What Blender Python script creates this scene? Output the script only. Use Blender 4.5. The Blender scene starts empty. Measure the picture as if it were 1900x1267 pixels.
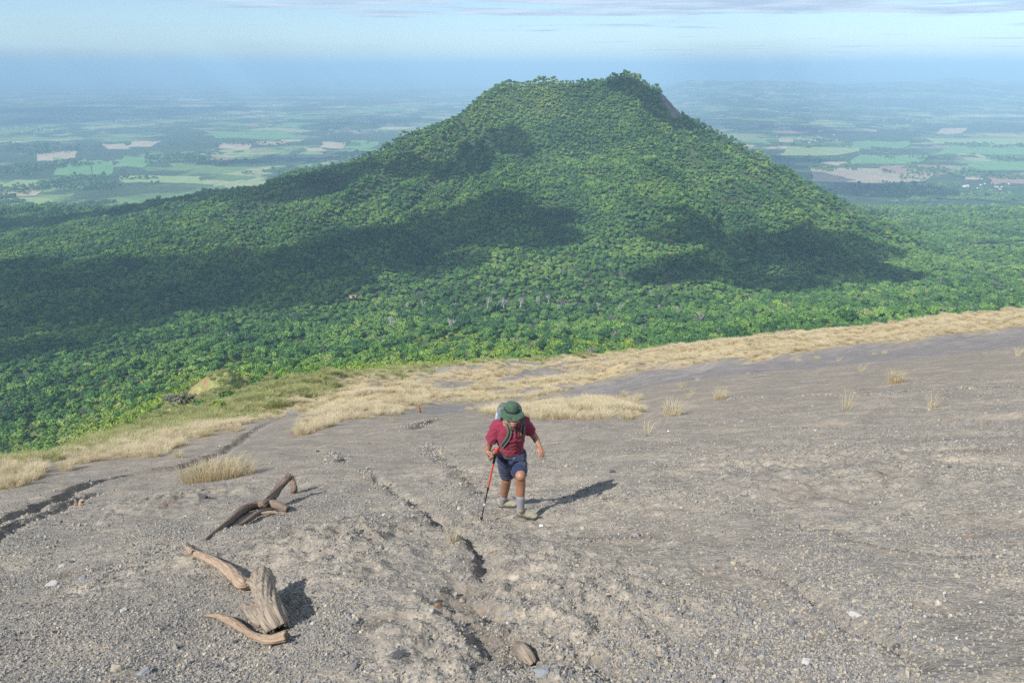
import bpy, bmesh, math, random
import numpy as np
from mathutils import Vector, Matrix

C = bpy.context.scene.collection
random.seed(7)
RNG = np.random.default_rng(11)
R = math.radians

# ------------------------------------------------------------------ camera
SP, CP = math.sin(R(20.2)), math.cos(R(20.2))
F = 1372.0                                   # focal length in pixels of the 1900 px wide frame
cam_d = bpy.data.cameras.new('camera'); cam = bpy.data.objects.new('camera', cam_d); C.objects.link(cam)
cam_d.lens = 36 * F / 1900; cam_d.sensor_width = 36
cam_d.clip_start = 0.1; cam_d.clip_end = 400000
cam.location = (0, 0, 0); cam.rotation_euler = (R(90 - 20.2), 0, 0)
bpy.context.scene.camera = cam

# ------------------------------------------------------------------ light
SUN_EL, SUN_AZ = 43.0, 224.0                 # azimuth of the sun, clockwise from +Y
sx, sy = math.sin(R(SUN_AZ)), math.cos(R(SUN_AZ))
TOSUN = Vector((sx * math.cos(R(SUN_EL)), sy * math.cos(R(SUN_EL)), math.sin(R(SUN_EL))))
sd = bpy.data.lights.new('sun', 'SUN'); sd.energy = 5.0; sd.angle = R(0.53); sd.color = (1.0, 0.96, 0.90)
sun = bpy.data.objects.new('sun', sd); C.objects.link(sun)
sun.rotation_euler = TOSUN.to_track_quat('Z', 'Y').to_euler()
sun.location = (-40, -30, 60)
world = bpy.data.worlds.new('World'); bpy.context.scene.world = world
world.use_nodes = True
SKY_STRENGTH = 0.102
HAZE_DENSITY, HAZE_COLOR, HAZE_G = 0.000106, (0.47, 0.755, 1.0), -0.12
vs = bpy.context.scene.view_settings
vs.view_transform = 'Standard'; vs.look = 'None'; vs.exposure = 0.46; vs.gamma = 1.0; vs.use_curve_mapping = False
cy = bpy.context.scene.cycles
cy.max_bounces = 5; cy.diffuse_bounces = 2; cy.glossy_bounces = 1; cy.transmission_bounces = 2
cy.transparent_max_bounces = 12; cy.volume_bounces = 0; cy.use_denoising = False
try: cy.denoiser = 'OPENIMAGEDENOISE'; cy.denoising_prefilter = 'ACCURATE'
except Exception: pass

# ------------------------------------------------------------------ node helpers
class NT:
    def __init__(s, tree): s.t = tree; s.n = tree.nodes; s.l = tree.links
    def new(s, typ, **kw):
        nd = s.n.new(typ)
        for k, v in kw.items():
            if k.startswith('i_'): nd.inputs[k[2:].replace('_', ' ')].default_value = v
            else: setattr(nd, k, v)
        return nd
    def link(s, a, b): s.l.new(a, b)
    def val(s, sock, v):
        if hasattr(v, 'is_output') or hasattr(v, 'links'): s.l.new(v, sock)
        else: sock.default_value = v
    def noise(s, vec, scale, detail=4, rough=.55, out='Fac', dist=0):
        nd = s.new('ShaderNodeTexNoise'); nd.inputs['Scale'].default_value = scale
        nd.inputs['Detail'].default_value = detail; nd.inputs['Roughness'].default_value = rough
        nd.inputs['Distortion'].default_value = dist
        if vec is not None: s.l.new(vec, nd.inputs['Vector'])
        return nd.outputs[out]
    def ramp(s, fac, stops, interp='LINEAR'):
        nd = s.new('ShaderNodeValToRGB'); cr = nd.color_ramp; cr.interpolation = interp
        while len(cr.elements) > 1: cr.elements.remove(cr.elements[0])
        for i, (p, c) in enumerate(stops):
            e = cr.elements[0] if i == 0 else cr.elements.new(p)
            e.position = p
            e.color = (c, c, c, 1) if isinstance(c, (int, float)) else (*c, 1)
        s.l.new(fac, nd.inputs[0]); return nd.outputs['Color']
    def mix(s, fac, a, b, mode='MIX'):
        nd = s.new('ShaderNodeMix', data_type='RGBA', blend_type=mode)
        for sock, v in ((nd.inputs[0], fac), (nd.inputs[6], a), (nd.inputs[7], b)):
            if hasattr(v, 'links'): s.l.new(v, sock)
            else: sock.default_value = (*v, 1) if isinstance(v, tuple) and len(v) == 3 else v
        return nd.outputs[2]
    def math(s, op, a, b=0.0, c=None, clamp=False):
        nd = s.new('ShaderNodeMath', operation=op, use_clamp=clamp)
        for i, v in enumerate((a, b) if c is None else (a, b, c)):
            if hasattr(v, 'links'): s.l.new(v, nd.inputs[i])
            else: nd.inputs[i].default_value = v
        return nd.outputs[0]
    def mapr(s, v, a, b, c=0.0, d=1.0):
        nd = s.new('ShaderNodeMapRange', clamp=True, interpolation_type='SMOOTHSTEP')
        s.l.new(v, nd.inputs[0])
        for i, k in enumerate((a, b, c, d)): nd.inputs[i + 1].default_value = k
        return nd.outputs[0]
    def attr(s, name, out='Fac'):
        nd = s.new('ShaderNodeAttribute', attribute_name=name); return nd.outputs[out]

def material(name):
    m = bpy.data.materials.new(name); m.use_nodes = True
    nt = NT(m.node_tree); b = nt.n['Principled BSDF']
    b.inputs['Specular IOR Level'].default_value = 0.2; b.inputs['Roughness'].default_value = 0.9
    return m, nt, b

def simple(name, col, rough=.85, var=.12, scale=8, spec=.25, bump=0.0, bscale=60):
    m, nt, b = material(name)
    co = nt.new('ShaderNodeTexCoord').outputs['Object']
    n = nt.noise(co, scale, 5)
    f = nt.ramp(n, [(.3, 1 - var), (.7, 1 + var)])
    c = nt.mix(1.0, (*col,), f, 'MULTIPLY'); nt.link(c, b.inputs['Base Color'])
    b.inputs['Roughness'].default_value = rough; b.inputs['Specular IOR Level'].default_value = spec
    if bump:
        bn = nt.new('ShaderNodeBump'); bn.inputs['Strength'].default_value = bump; bn.inputs['Distance'].default_value = .01
        nt.link(nt.noise(co, bscale, 6), bn.inputs['Height']); nt.link(bn.outputs[0], b.inputs['Normal'])
    return m

# ------------------------------------------------------------------ world
w = NT(world.node_tree); bg = w.n['Background']
sky = w.new('ShaderNodeTexSky', sky_type='NISHITA')
sky.sun_disc = False; sky.sun_elevation = R(SUN_EL); sky.sun_rotation = R(SUN_AZ)
sky.altitude = 700; sky.air_density = 1.0; sky.dust_density = 0.35; sky.ozone_density = 1.8
gen = w.new('ShaderNodeTexCoord').outputs['Generated']
sep = w.new('ShaderNodeSeparateXYZ'); w.link(gen, sep.inputs[0])
az = w.math('DIVIDE', sep.outputs[0], w.math('MAXIMUM', w.math('ABSOLUTE', sep.outputs[1]), .05))
zc = w.math('MAXIMUM', sep.outputs[2], 0.012)
comb = w.new('ShaderNodeCombineXYZ')                 # the sky seen as a flat cloud layer overhead
w.link(w.math('DIVIDE', sep.outputs[0], zc), comb.inputs[0]); w.link(w.math('DIVIDE', sep.outputs[1], zc), comb.inputs[1])
mp = w.new('ShaderNodeMapping'); mp.inputs['Location'].default_value = (3.1, 1.4, 0); mp.inputs['Scale'].default_value = (.20, .30, 1)
w.link(comb.outputs[0], mp.inputs[0])
n1 = w.noise(mp.outputs[0], 1.0, 8, .60, dist=.5)
thr = w.math('ADD', n1, w.mapr(sep.outputs[2], .040, .088, -.13, .17))
thr = w.math('ADD', thr, w.mapr(az, -.6, .35, -.08, .06))
cov = w.mapr(thr, .50, .60, 0, .92)
shade = w.noise(mp.outputs[0], 3.3, 5, .6)
ccol = w.ramp(shade, [(.38, (4.3, 4.7, 5.4)), (.60, (6.4, 6.55, 6.8))])
mixc = w.mix(cov, sky.outputs[0], ccol)
mixc = w.mix(1.0, mixc, (.84, .945, 1.07), 'MULTIPLY')
w.link(mixc, bg.inputs['Color']); bg.inputs['Strength'].default_value = SKY_STRENGTH

# ------------------------------------------------------------------ numpy noise
def _h(ix, iy, seed):
    h = (ix.astype(np.int64) * 374761393 + iy.astype(np.int64) * 668265263 + seed * 974634777) & 0xFFFFFFFF
    h = ((h ^ (h >> 13)) * 1274126177) & 0xFFFFFFFF
    h = (h ^ (h >> 16)) & 0xFFFFFFFF
    return h / 4294967295.0
def perlin(x, y, seed=0):
    x = np.asarray(x, float); y = np.asarray(y, float)
    ix = np.floor(x); iy = np.floor(y); fx = x - ix; fy = y - iy
    u = fx * fx * fx * (fx * (fx * 6 - 15) + 10); v = fy * fy * fy * (fy * (fy * 6 - 15) + 10)
    def g(ox, oy):
        a = _h(ix + ox, iy + oy, seed) * 2 * np.pi
        return np.cos(a) * (fx - ox) + np.sin(a) * (fy - oy)
    a = g(0, 0) * (1 - u) + g(1, 0) * u; b = g(0, 1) * (1 - u) + g(1, 1) * u
    return (a * (1 - v) + b * v) * 1.5
def fbm(x, y, oct=4, seed=0, gain=.5, lac=2.03):
    s = 0; a = 1.0; f = 1.0
    for i in range(oct):
        s = s + a * perlin(x * f + 17.3 * i, y * f - 9.1 * i, seed + i); a *= gain; f *= lac
    return s
def sstep(a, b, x):
    t = np.clip((x - a) / (b - a), 0, 1); return t * t * (3 - 2 * t)

# ------------------------------------------------------------------ terrain height
def T_of(py):                                    # tangent of the depression angle
    v = (633.5 - np.asarray(py, float)) / F
    return (SP - v * CP) / (CP + v * SP)
def py_of(T):
    v = (SP - T * CP) / (CP + T * SP); return 633.5 - v * F
def a_of(px, py):
    v = (633.5 - py) / F; return (px - 950) / F / (CP + v * SP)
def to_px(x, y, z):
    dep = y * CP - z * SP; up = y * SP + z * CP
    return 950 + F * x / dep, 633.5 - F * up / dep
KA, KH, KB = .4243, 1.8, .114
COLS = [  # a, [(distance, image row of the ground there)]
 (-1.20, [(14,None),(24,925),(32,915),(60,960),(150,960),(350,930),(500,880),(700,770),(900,680),(1300,560),(1800,470),(2500,396),(3300,386)]),
 (-.79, [(18,None),(31,862),(40,866),(60,890),(150,895),(350,880),(500,845),(700,745),(900,655),(1300,545),(1800,462),(2500,392),(3300,386)]),
 (-.61, [(30,None),(60,814),(75,816),(110,832),(200,832),(300,822),(500,772),(700,700),(900,632),(1300,530),(1800,455),(2500,392),(3300,384)]),
 (-.44, [(30,None),(45,793),(62,779),(90,764),(120,768),(180,762),(250,738),(310,716),(350,720),(500,702),(700,662),(900,614),(1300,525),(1800,452),(2500,396),(3300,382)]),
 (-.257,[(26,None),(34,791),(50,765),(80,735),(120,717),(150,713),(200,713),(300,704),(450,690),(600,668),(900,604),(1300,520),(1800,450),(2500,398),(3300,382)]),
 (-.08, [(26,None),(32,774),(42,773),(55,766),(80,744),(110,722),(150,700),(190,690),(240,688),(300,689),(450,680),(600,658),(900,600),(1300,520),(1800,450),(2500,398),(3300,382)]),
 (.117, [(22,None),(32,757),(45,748),(60,739),(80,724),(110,700),(150,681),(190,674),(240,675),(400,676),(600,650),(900,592),(1300,520),(1800,450),(2500,398),(3300,382)]),
 (.234, [(32,None),(48,713),(65,702),(90,682),(120,663),(150,656),(190,659),(400,670),(600,640),(900,587),(1300,515),(1800,448),(2500,398),(3300,382)]),
 (.42,  [(32,None),(50,687),(70,668),(100,646),(130,634),(160,631),(200,640),(400,652),(600,622),(900,577),(1300,508),(1800,444),(2500,396),(3300,380)]),
 (.727, [(32,None),(50,645),(70,625),(95,601),(115,588),(140,586),(180,598),(400,636),(600,608),(900,566),(1300,500),(1800,440),(2500,394),(3300,378)]),
 (1.20, [(32,None),(50,600),(70,578),(95,555),(115,545),(140,545),(180,560),(400,600),(600,590),(900,556),(1300,492),(1800,436),(2500,392),(3300,376)]),
]
def pchip(xk, yk, x):
    xk = np.asarray(xk, float); yk = np.asarray(yk, float); h = np.diff(xk); d = np.diff(yk) / h
    m = np.zeros(len(xk)); m[0] = d[0]; m[-1] = d[-1]
    for i in range(1, len(xk) - 1):
        m[i] = 0 if d[i-1] * d[i] <= 0 else (h[i-1] + h[i]) * d[i-1] * d[i] / (h[i-1] * d[i] * .999 + h[i] * d[i-1] * 1.001) 
    x = np.clip(x, xk[0], xk[-1]); i = np.clip(np.searchsorted(xk, x, side='right') - 1, 0, len(xk) - 2)
    t = (x - xk[i]) / h[i]
    return ((2*t**3 - 3*t**2 + 1) * yk[i] + (t**3 - 2*t**2 + t) * h[i] * m[i] + (-2*t**3 + 3*t**2) * yk[i+1] + (t**3 - t**2) * h[i] * m[i+1])
LG = np.linspace(math.log(4), math.log(3300), 420)
AG = np.linspace(-1.2, 1.2, 241)
_cols = []
for a_, kn in COLS:
    xs = [math.log(4), math.log(kn[0][0])]; ys = [0.0, 0.0]
    for d_, p_ in kn[1:]:
        xs.append(math.log(d_)); ys.append(float(T_of(p_)) - (KA + KH / d_ - KB * a_))
    _cols.append(pchip(xs, ys, LG))
_cols = np.array(_cols)
TAB = np.array([pchip([c[0] for c in COLS], _cols[:, k], AG) for k in range(len(LG))]).T   # [a, l]
for _ in range(3):
    TAB[1:-1] = (TAB[:-2] + 2 * TAB[1:-1] + TAB[2:]) / 4
    TAB[:, 1:-1] = (TAB[:, :-2] + 2 * TAB[:, 1:-1] + TAB[:, 2:]) / 4
def tab(a, l):
    i = np.clip((a + 1.2) / 2.4 * 240, 0, 239.999); k = np.clip((l - LG[0]) / (LG[-1] - LG[0]) * 419, 0, 418.999)
    i0 = i.astype(int); k0 = k.astype(int); fi = i - i0; fk = k - k0
    return ((TAB[i0, k0] * (1-fi) + TAB[i0+1, k0] * fi) * (1-fk) + (TAB[i0, k0+1] * (1-fi) + TAB[i0+1, k0+1] * fi) * fk)

RIDGE_X = [-400, -60, -13, 30, 130, 190, 235, 262, 285, 300, 330, 352, 375, 395, 900]
RIDGE_Z = [-30, -30, -29, -33, -32, -26, -17, -8, -7, -12, -34, -46, -60, -78, -78]
def cone(x, y):
    Y0 = 1900.0
    x0, x1 = -13.0, 350.0
    qx = np.clip(x, x0, x1); dx = x - qx; dy = y - Y0
    d = np.hypot(dx, dy) + 1e-6
    jit = fbm(x / 260, y / 260, 3, 31)
    ang = np.arctan2(dy, dx)
    rav = fbm(ang * 5.5 + jit * .35, d / 900, 3, 77) 
    dd = d * (1 + .07 * jit)
    left = np.interp(dd, [0, 60, 147, 300, 464, 882, 1301, 2200], [0, 36, 114, 182, 238, 312, 380, 600])
    right = np.interp(dd, [0, 30, 70, 137, 320, 525, 900, 1500], [0, 22, 66, 122, 222, 330, 450, 640])
    front = np.interp(dd, [0, 60, 150, 300, 600, 1000, 1600], [0, 32, 88, 152, 238, 300, 420])
    wl = np.clip(-dx / d, 0, 1) ** 2; wr = np.clip(dx / d, 0, 1) ** 2
    drop = front * (1 - wl - wr) + left * wl + right * wr
    drop = drop + np.clip(dy - 250, 0, None) * .40
    z = np.interp(qx, RIDGE_X, RIDGE_Z) - drop
    amp = 34 * sstep(15, 220, d) * (1 - .75 * sstep(500, 1100, d))
    return z + rav * amp + 4 * jit * sstep(0, 60, d)

def H0(x, y):                                     # large form
    yy = np.maximum(y, 4.0)
    a = x / yy
    l = np.log(yy)
    near = -KH - KA * y + KB * x
    z = near - tab(np.clip(a, -1.19, 1.19), l) * yy * (y > 4)
    z = np.where(np.abs(a) > 1.2, near * 0 + z - 0 * a, z)
    far = -600.0
    w_ = sstep(2700, 3500, y)
    z = np.maximum(z, -600) if False else z
    z = z * (1 - w_) + far * w_
    m = (y > 500) & (y < 4200)
    if np.any(m):
        c = cone(x, y); k = 26.0
        hh = np.clip(.5 + .5 * (c - z) / k, 0, 1)
        zz = z * (1 - hh) + c * hh + k * hh * (1 - hh)
        z = np.where(m, zz, z)
    return z
def hills(x, y):
    a = x / np.maximum(y, 1)
    px = 950 + F * a * .94
    ridge = np.interp(px, [900,1150,1210,1240,1300,1380,1450,1560,1640,1690,1740,1800,1900,2200,2600], [0,0,.45,.78,.86,.78,.72,.76,.93,1.0,.72,.60,.55,.5,.5])
    n = fbm(x / 2600, y / 2600, 5, 91)
    rid = 1 - np.abs(fbm(x / 2100 + 5, y / 2100, 4, 93))
    h1 = 470 * ridge * np.exp(-((y - 19500) / 4300) ** 2) * (.72 + .22 * n + .12 * (rid - .6))
    h0 = 150 * np.interp(px, [1150, 1300, 1900, 2400], [0, .6, 1, 1]) * np.exp(-((y - 13500) / 1900) ** 2) * np.clip(.3 + 1.2 * n, 0, 2)
    far = 770 * np.interp(px, [1560, 1640, 1700, 1760, 1830, 1950, 2100], [0, .5, .93, 1, .8, .45, 0]) * np.exp(-((y - 42000) / 4500) ** 2) * (.95 + .06 * n)
    left = 60 * sstep(15000, 30000, y) * fbm(x / 5000, y / 5000, 3, 12)
    return np.maximum(h1, h0) + far + left
def gpt(px, py, h=0):                            # near ground point under a pixel (on the plane)
    u = (px - 950) / F; v = (633.5 - py) / F
    dy = CP + v * SP; dz = -SP + v * CP
    t = KH / (-(dz + KA * dy - KB * u))
    return np.array([u * t, dy * t])

GULLIES = [  # pixels on the bare slope: path, depth, half width, downhill lip
 ([(-80,1003),(0,968),(60,940),(140,905),(225,884),(330,869),(400,842),(440,818),(490,795),(530,782)], .26, .20, 1),
 ([(-80,1030),(0,992),(60,958),(140,922),(200,905)], .17, .15, 1),
 ([(620,838),(628,852),(626,864)], .20, .10, 1),
 ([(755,800),(780,788),(800,782),(822,779)], .25, .30, 1),
 ([(668,874),(700,892),(740,920),(775,955),(800,985),(850,1010),(880,1038),(868,1068),(872,1085)], .15, .08, 1),
 ([(872,1085),(850,1110),(862,1135),(900,1170),(955,1212),(1010,1240)], .10, .13, 0),
 ([(790,825),(795,840),(830,860),(870,905),(900,930)], .10, .12, 1),
 ([(1425,962),(1470,972),(1500,981),(1540,980),(1590,1000),(1660,1014),(1740,1027),(1900,1033),(2000,1036)], .085, .06, 1),
 ([(1330,1035),(1400,1062),(1455,1085),(1505,1130),(1560,1160),(1610,1190),(1665,1214),(1720,1245)], .15, .06, 1),
 ([(1690,1118),(1740,1130),(1790,1142)], .05, .07, 0),
 ([(1060,1220),(1110,1244),(1150,1262)], .06, .10, 0),
 ([(1340,1208),(1380,1225),(1420,1235)], .05, .08, 0),
 ([(680,1180),(700,1165),(712,1150)], .06, .10, 0),
 ([(1580,738),(1640,730),(1700,727),(1800,722),(1900,718)], .20, .14, 1),
 ([(1350,747),(1450,738),(1560,732)], .13, .12, 1),
 ([(1380,700),(1480,690),(1600,676),(1750,665),(1900,650)], .16, .15, 1),
 ([(1250,1000),(1180,985),(1120,1000),(1060,985)], .03, .15, 0),
]
GP = [(np.array([gpt(*p) for p in path]), dep, wd, lip) for path, dep, wd, lip in GULLIES]
MOUNDS = [(1050,1090,.9,.07),(780,1180,.45,.09),(700,1010,.9,.10),(560,1010,.8,.08),(1080,940,.5,.06),(1120,1130,.6,.05),(330,925,1.2,.12),
          (1180,935,.55,.05),(870,880,1.0,.08),(1500,870,2.,.10),(250,1060,.8,.05),(940,1010,.25,.05),(640,1090,.5,.05),(1000,1040,.3,.05)]
MP = [(gpt(a_, b_), s_, h_) for a_, b_, s_, h_ in MOUNDS]
def carve(x, y):
    z = np.zeros_like(x); g = np.zeros_like(x)
    wob = fbm(x * 1.6, y * 1.6, 5, 5) * .11
    depn = .9 + .3 * perlin(x * .9, y * .9, 8)
    for P, dep, wd, lip in GP:
        lo = P.min(0) - 1.5; hi = P.max(0) + 1.5
        m = (x > lo[0]) & (x < hi[0]) & (y > lo[1]) & (y < hi[1])
        if not m.any(): continue
        X = x[m] + wob[m] * min(1, wd * 6); Y = y[m] + wob[m] * min(1, wd * 6) * .7
        best = np.full(X.shape, 1e9); side = np.zeros_like(X); tt = np.zeros_like(X)
        for i in range(len(P) - 1):
            ax, ay = P[i]; bx, by = P[i+1]; L2 = (bx-ax)**2 + (by-ay)**2
            t = np.clip(((X-ax)*(bx-ax) + (Y-ay)*(by-ay)) / L2, 0, 1)
            ex = X - ax - t*(bx-ax); ey = Y - ay - t*(by-ay); d = np.hypot(ex, ey)
            s = np.sign((bx-ax)*ey - (by-ay)*ex) 
            c = d < best; best = np.where(c, d, best); side = np.where(c, s, side); tt = np.where(c, (i + t) / (len(P) - 1), tt)
        taper = np.clip(np.minimum(tt, 1 - tt) * 8, .0, 1)
        if lip:                                   # a broken scarp: steep on the sunward side, a gentle rise beyond
            sg = best * side * np.sign(P[0, 1] - P[-1, 1])
            e = -dep * np.where(sg > 0, np.clip(sg / (.02 + .010 * Y), 0, 1) * np.clip(1 - sg / (wd * 3.2), 0, 1) ** 1.3, 0) * taper * depn[m] * 1.25
            e += dep * .22 * np.exp(-(best / (wd * 2.2)) ** 2) * taper
        else: e = -dep * np.exp(-(best / wd) ** 2) * taper * depn[m]
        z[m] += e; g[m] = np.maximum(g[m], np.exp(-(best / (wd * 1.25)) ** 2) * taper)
    return z, g
def relief(x, y):
    """fine relief of the bare slope"""
    fade = 1 - sstep(20, 60, y)
    z = .10 * fbm(x / 3.1, y / 3.1, 3, 3) + .024 * fbm(x / .8, y / .8, 3, 4) * (.5 + .5 * fade)
    n = fbm(x / .22, y / .22, 3, 6)
    z = z + .007 * n * fade
    ri = fbm(x / 1.5 + .3 * perlin(x, y, 2), y / 9.0, 2, 21)            # small flow furrows down the slope
    z = z + .03 * ri
    xr = x * .78 - y * .62; yr = x * .62 + y * .78
    rl = fbm(yr / .9, xr / 11.0, 3, 23) * sstep(-3.5, 2.5, x); z = z + .04 * rl * sstep(6, 12, y)
    tread = np.exp(-((x - .10) / .8) ** 2) * (1 - sstep(9, 12, y)) + .7 * np.exp(-((x + .35) / .55) ** 2 - ((y - 4.3) / 1.3) ** 2)
    z = z + tread * (.030 * np.abs(fbm(x / .16, y / .16, 3, 33)) - .028 * np.clip(perlin(x / .28, y / .38, 35), .1, 1))
    for p, s_, h_ in MP:
        r = ((x - p[0]) / s_) ** 2 + ((y - p[1]) / (s_ * 1.3)) ** 2
        z = z + h_ * np.exp(-r) * (1 + .6 * n)
    tr = .045 * np.abs(fbm(x / .5, y / .5, 2, 44)) * np.exp(-((x + .2 * (y - 8) * 0 - .0) / 1.1) ** 2) * fade   # trodden strip
    return z - tr
def H(x, y):
    x = np.asarray(x, float); y = np.asarray(y, float)
    z = H0(x, y)
    m = y < 70
    if m.any():
        cz, _ = carve(np.where(m, x, 1e5), np.where(m, y, 1e5)); z = z + np.where(m, relief(x, y) * (1 - sstep(50, 70, y)) + cz, 0)
    hum = sstep(45, 80, y) * (1 - sstep(280, 450, y))
    rid = 1 - np.abs(fbm(x / 26 + .4, y / 40, 3, 51)) * 2.2
    z = z + hum * (rid * np.clip(y, 0, 250) * .013 + .75 * (np.abs(fbm(x / 9, y / 7, 3, 52)) - .3))
    fz = sstep(300, 600, y) * (1 - sstep(2600, 3300, y))
    z = z + fz * (8 * fbm(x / 160, y / 160, 4, 61) + 3.2 * fbm(x / 48, y / 48, 2, 66))
    m = y > 9000
    if m.any(): z = z + np.where(m, hills(x, y) * sstep(9000, 11500, y), 0)
    return z
_mnd = [( -.444*262, 262., 12, 8, 8.5), (-.49*205, 205., 9., 6., 3.6), (-.06*150,150.,14,9,2.2), (-.30*120,120.,9,6,1.5), (-.545*150, 150., 8., 6, 2.6)]
_H1 = H
def H(x, y):
    z = _H1(x, y)
    for mx, my, rx, ry, hh in _mnd:
        r = ((x - mx) / rx) ** 2 + ((y - my) / ry) ** 2
        z = z + hh * np.exp(-r ** 1.6)
    return z
def Hs(x, y): return float(H(np.array([x]), np.array([y]))[0])

def mesh_grid(name, X, Y, Z, mat, attrs=None):
    nr, nc = X.shape
    me = bpy.data.meshes.new(name)
    v = np.stack([X, Y, Z], -1).reshape(-1, 3).astype(np.float32)
    i = np.arange(nr * nc).reshape(nr, nc)
    f = np.stack([i[:-1, :-1], i[:-1, 1:], i[1:, 1:], i[1:, :-1]], -1).reshape(-1, 4).astype(np.int32)
    me.vertices.add(len(v)); me.vertices.foreach_set('co', v.ravel())
    me.loops.add(f.size); me.loops.foreach_set('vertex_index', f.ravel())
    me.polygons.add(len(f)); me.polygons.foreach_set('loop_start', np.arange(0, f.size, 4, dtype=np.int32))
    me.polygons.foreach_set('loop_total', np.full(len(f), 4, dtype=np.int32))
    me.polygons.foreach_set('use_smooth', np.ones(len(f), dtype=bool))
    me.update(calc_edges=True)
    for k, a in (attrs or {}).items():
        at = me.attributes.new(k, 'FLOAT', 'POINT'); at.data.foreach_set('value', a.ravel().astype(np.float32))
    me.materials.append(mat)
    o = bpy.data.objects.new(name, me); C.objects.link(o); return o

# ------------------------------------------------------------------ cover masks
def poly_in(px, py, poly):
    ins = np.zeros(px.shape, bool); n = len(poly)
    for i in range(n):
        x0, y0 = poly[i]; x1, y1 = poly[(i + 1) % n]
        c = ((y0 > py) != (y1 > py)) & (px < (x1 - x0) * (py - y0) / (y1 - y0 + 1e-9) + x0)
        ins ^= c
    return ins
GRASS_LOW = [(-300,930),(0,872),(100,857),(250,845),(340,812),(440,795),(540,762),(620,768),(700,764),(770,757),(800,745),(860,745),(900,752),(985,748),(1090,718),(1200,684),(1300,675),(1500,651),(1700,628),(1900,606),(2200,577)]
PATCHES = [[(-40,868),(90,868),(40,905),(-40,915)], [(185,835),(330,808),(350,822),(290,850),(240,852)], [(538,812),(556,785),(610,764),(760,748),(745,768),(640,782),(600,800)],
           [(870,765),(930,752),(1000,752),(1090,738),(1190,752),(1195,772),(1130,780),(1060,776),(985,780),(900,768)]]
def grassness(x, y, z):
    """0 bare scree .. 1 dense dry grass"""
    px, py = to_px(x, y, z)
    nz = fbm(x / 5, y / 5, 3, 71); nb = fbm(x / 17, y / 11, 3, 72)
    low = np.interp(px, [p[0] for p in GRASS_LOW], [p[1] for p in GRASS_LOW]) + nz * 9
    g = sstep(9, -9, py - low)
    g = g * (y > 17)
    mid = (px > 680) & (px < 1260) & (y < 190)                     # the hollow with patches of bare ash
    bare = sstep(-.08, .22, nb + .3 * nz) * np.clip(1 - np.abs(px - 950) / 330, 0, 1) ** .5
    g = np.where(mid, g * (1 - bare), g)
    for P in PATCHES:
        g = np.maximum(g, (poly_in(px + nz * 8, py + nz * 3, P) & (y < 60)) * np.clip(.75 + 1.1 * perlin(x / 1.1, y / 1.1, 78) + .6 * nz, .0, 1))
    return g
def greenness(x, y, z):
    """how far the dry grass has turned to green growth"""
    px, py = to_px(x, y, z)
    lim = np.interp(px, [-200, 0, 200, 400, 520, 620, 700, 850, 1250, 1900], [26, 28, 40, 52, 72, 92, 128, 175, 215, 225])
    return sstep(.85, 1.45, y / lim + .22 * fbm(x / 14, y / 14, 3, 73))

# ------------------------------------------------------------------ tags and linking
def tag(o, label=None, cat=None, group=None, kind=None):
    if label: o['label'] = label
    if cat: o['category'] = cat
    if group: o['group'] = group
    if kind: o['kind'] = kind
    return o
def mesh_obj(name, verts, faces, mat, parent=None, smooth=True, uv=None):
    me = bpy.data.meshes.new(name)
    me.from_pydata([tuple(map(float, v)) for v in verts], [], [tuple(int(i) for i in f) for f in faces])
    if smooth: me.polygons.foreach_set('use_smooth', [True] * len(me.polygons))
    if mat: me.materials.append(mat)
    if uv is not None:
        l = me.uv_layers.new(name='UVMap')
        for lp in me.loops: l.data[lp.index].uv = uv[lp.vertex_index]
    me.update()
    o = bpy.data.objects.new(name, me); C.objects.link(o)
    if parent: o.parent = parent
    return o
def empty(name, loc, rz=0.0):
    o = bpy.data.objects.new(name, None); C.objects.link(o); o.location = loc; o.rotation_euler = (0, 0, rz)
    o.empty_display_size = .2; return o

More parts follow.
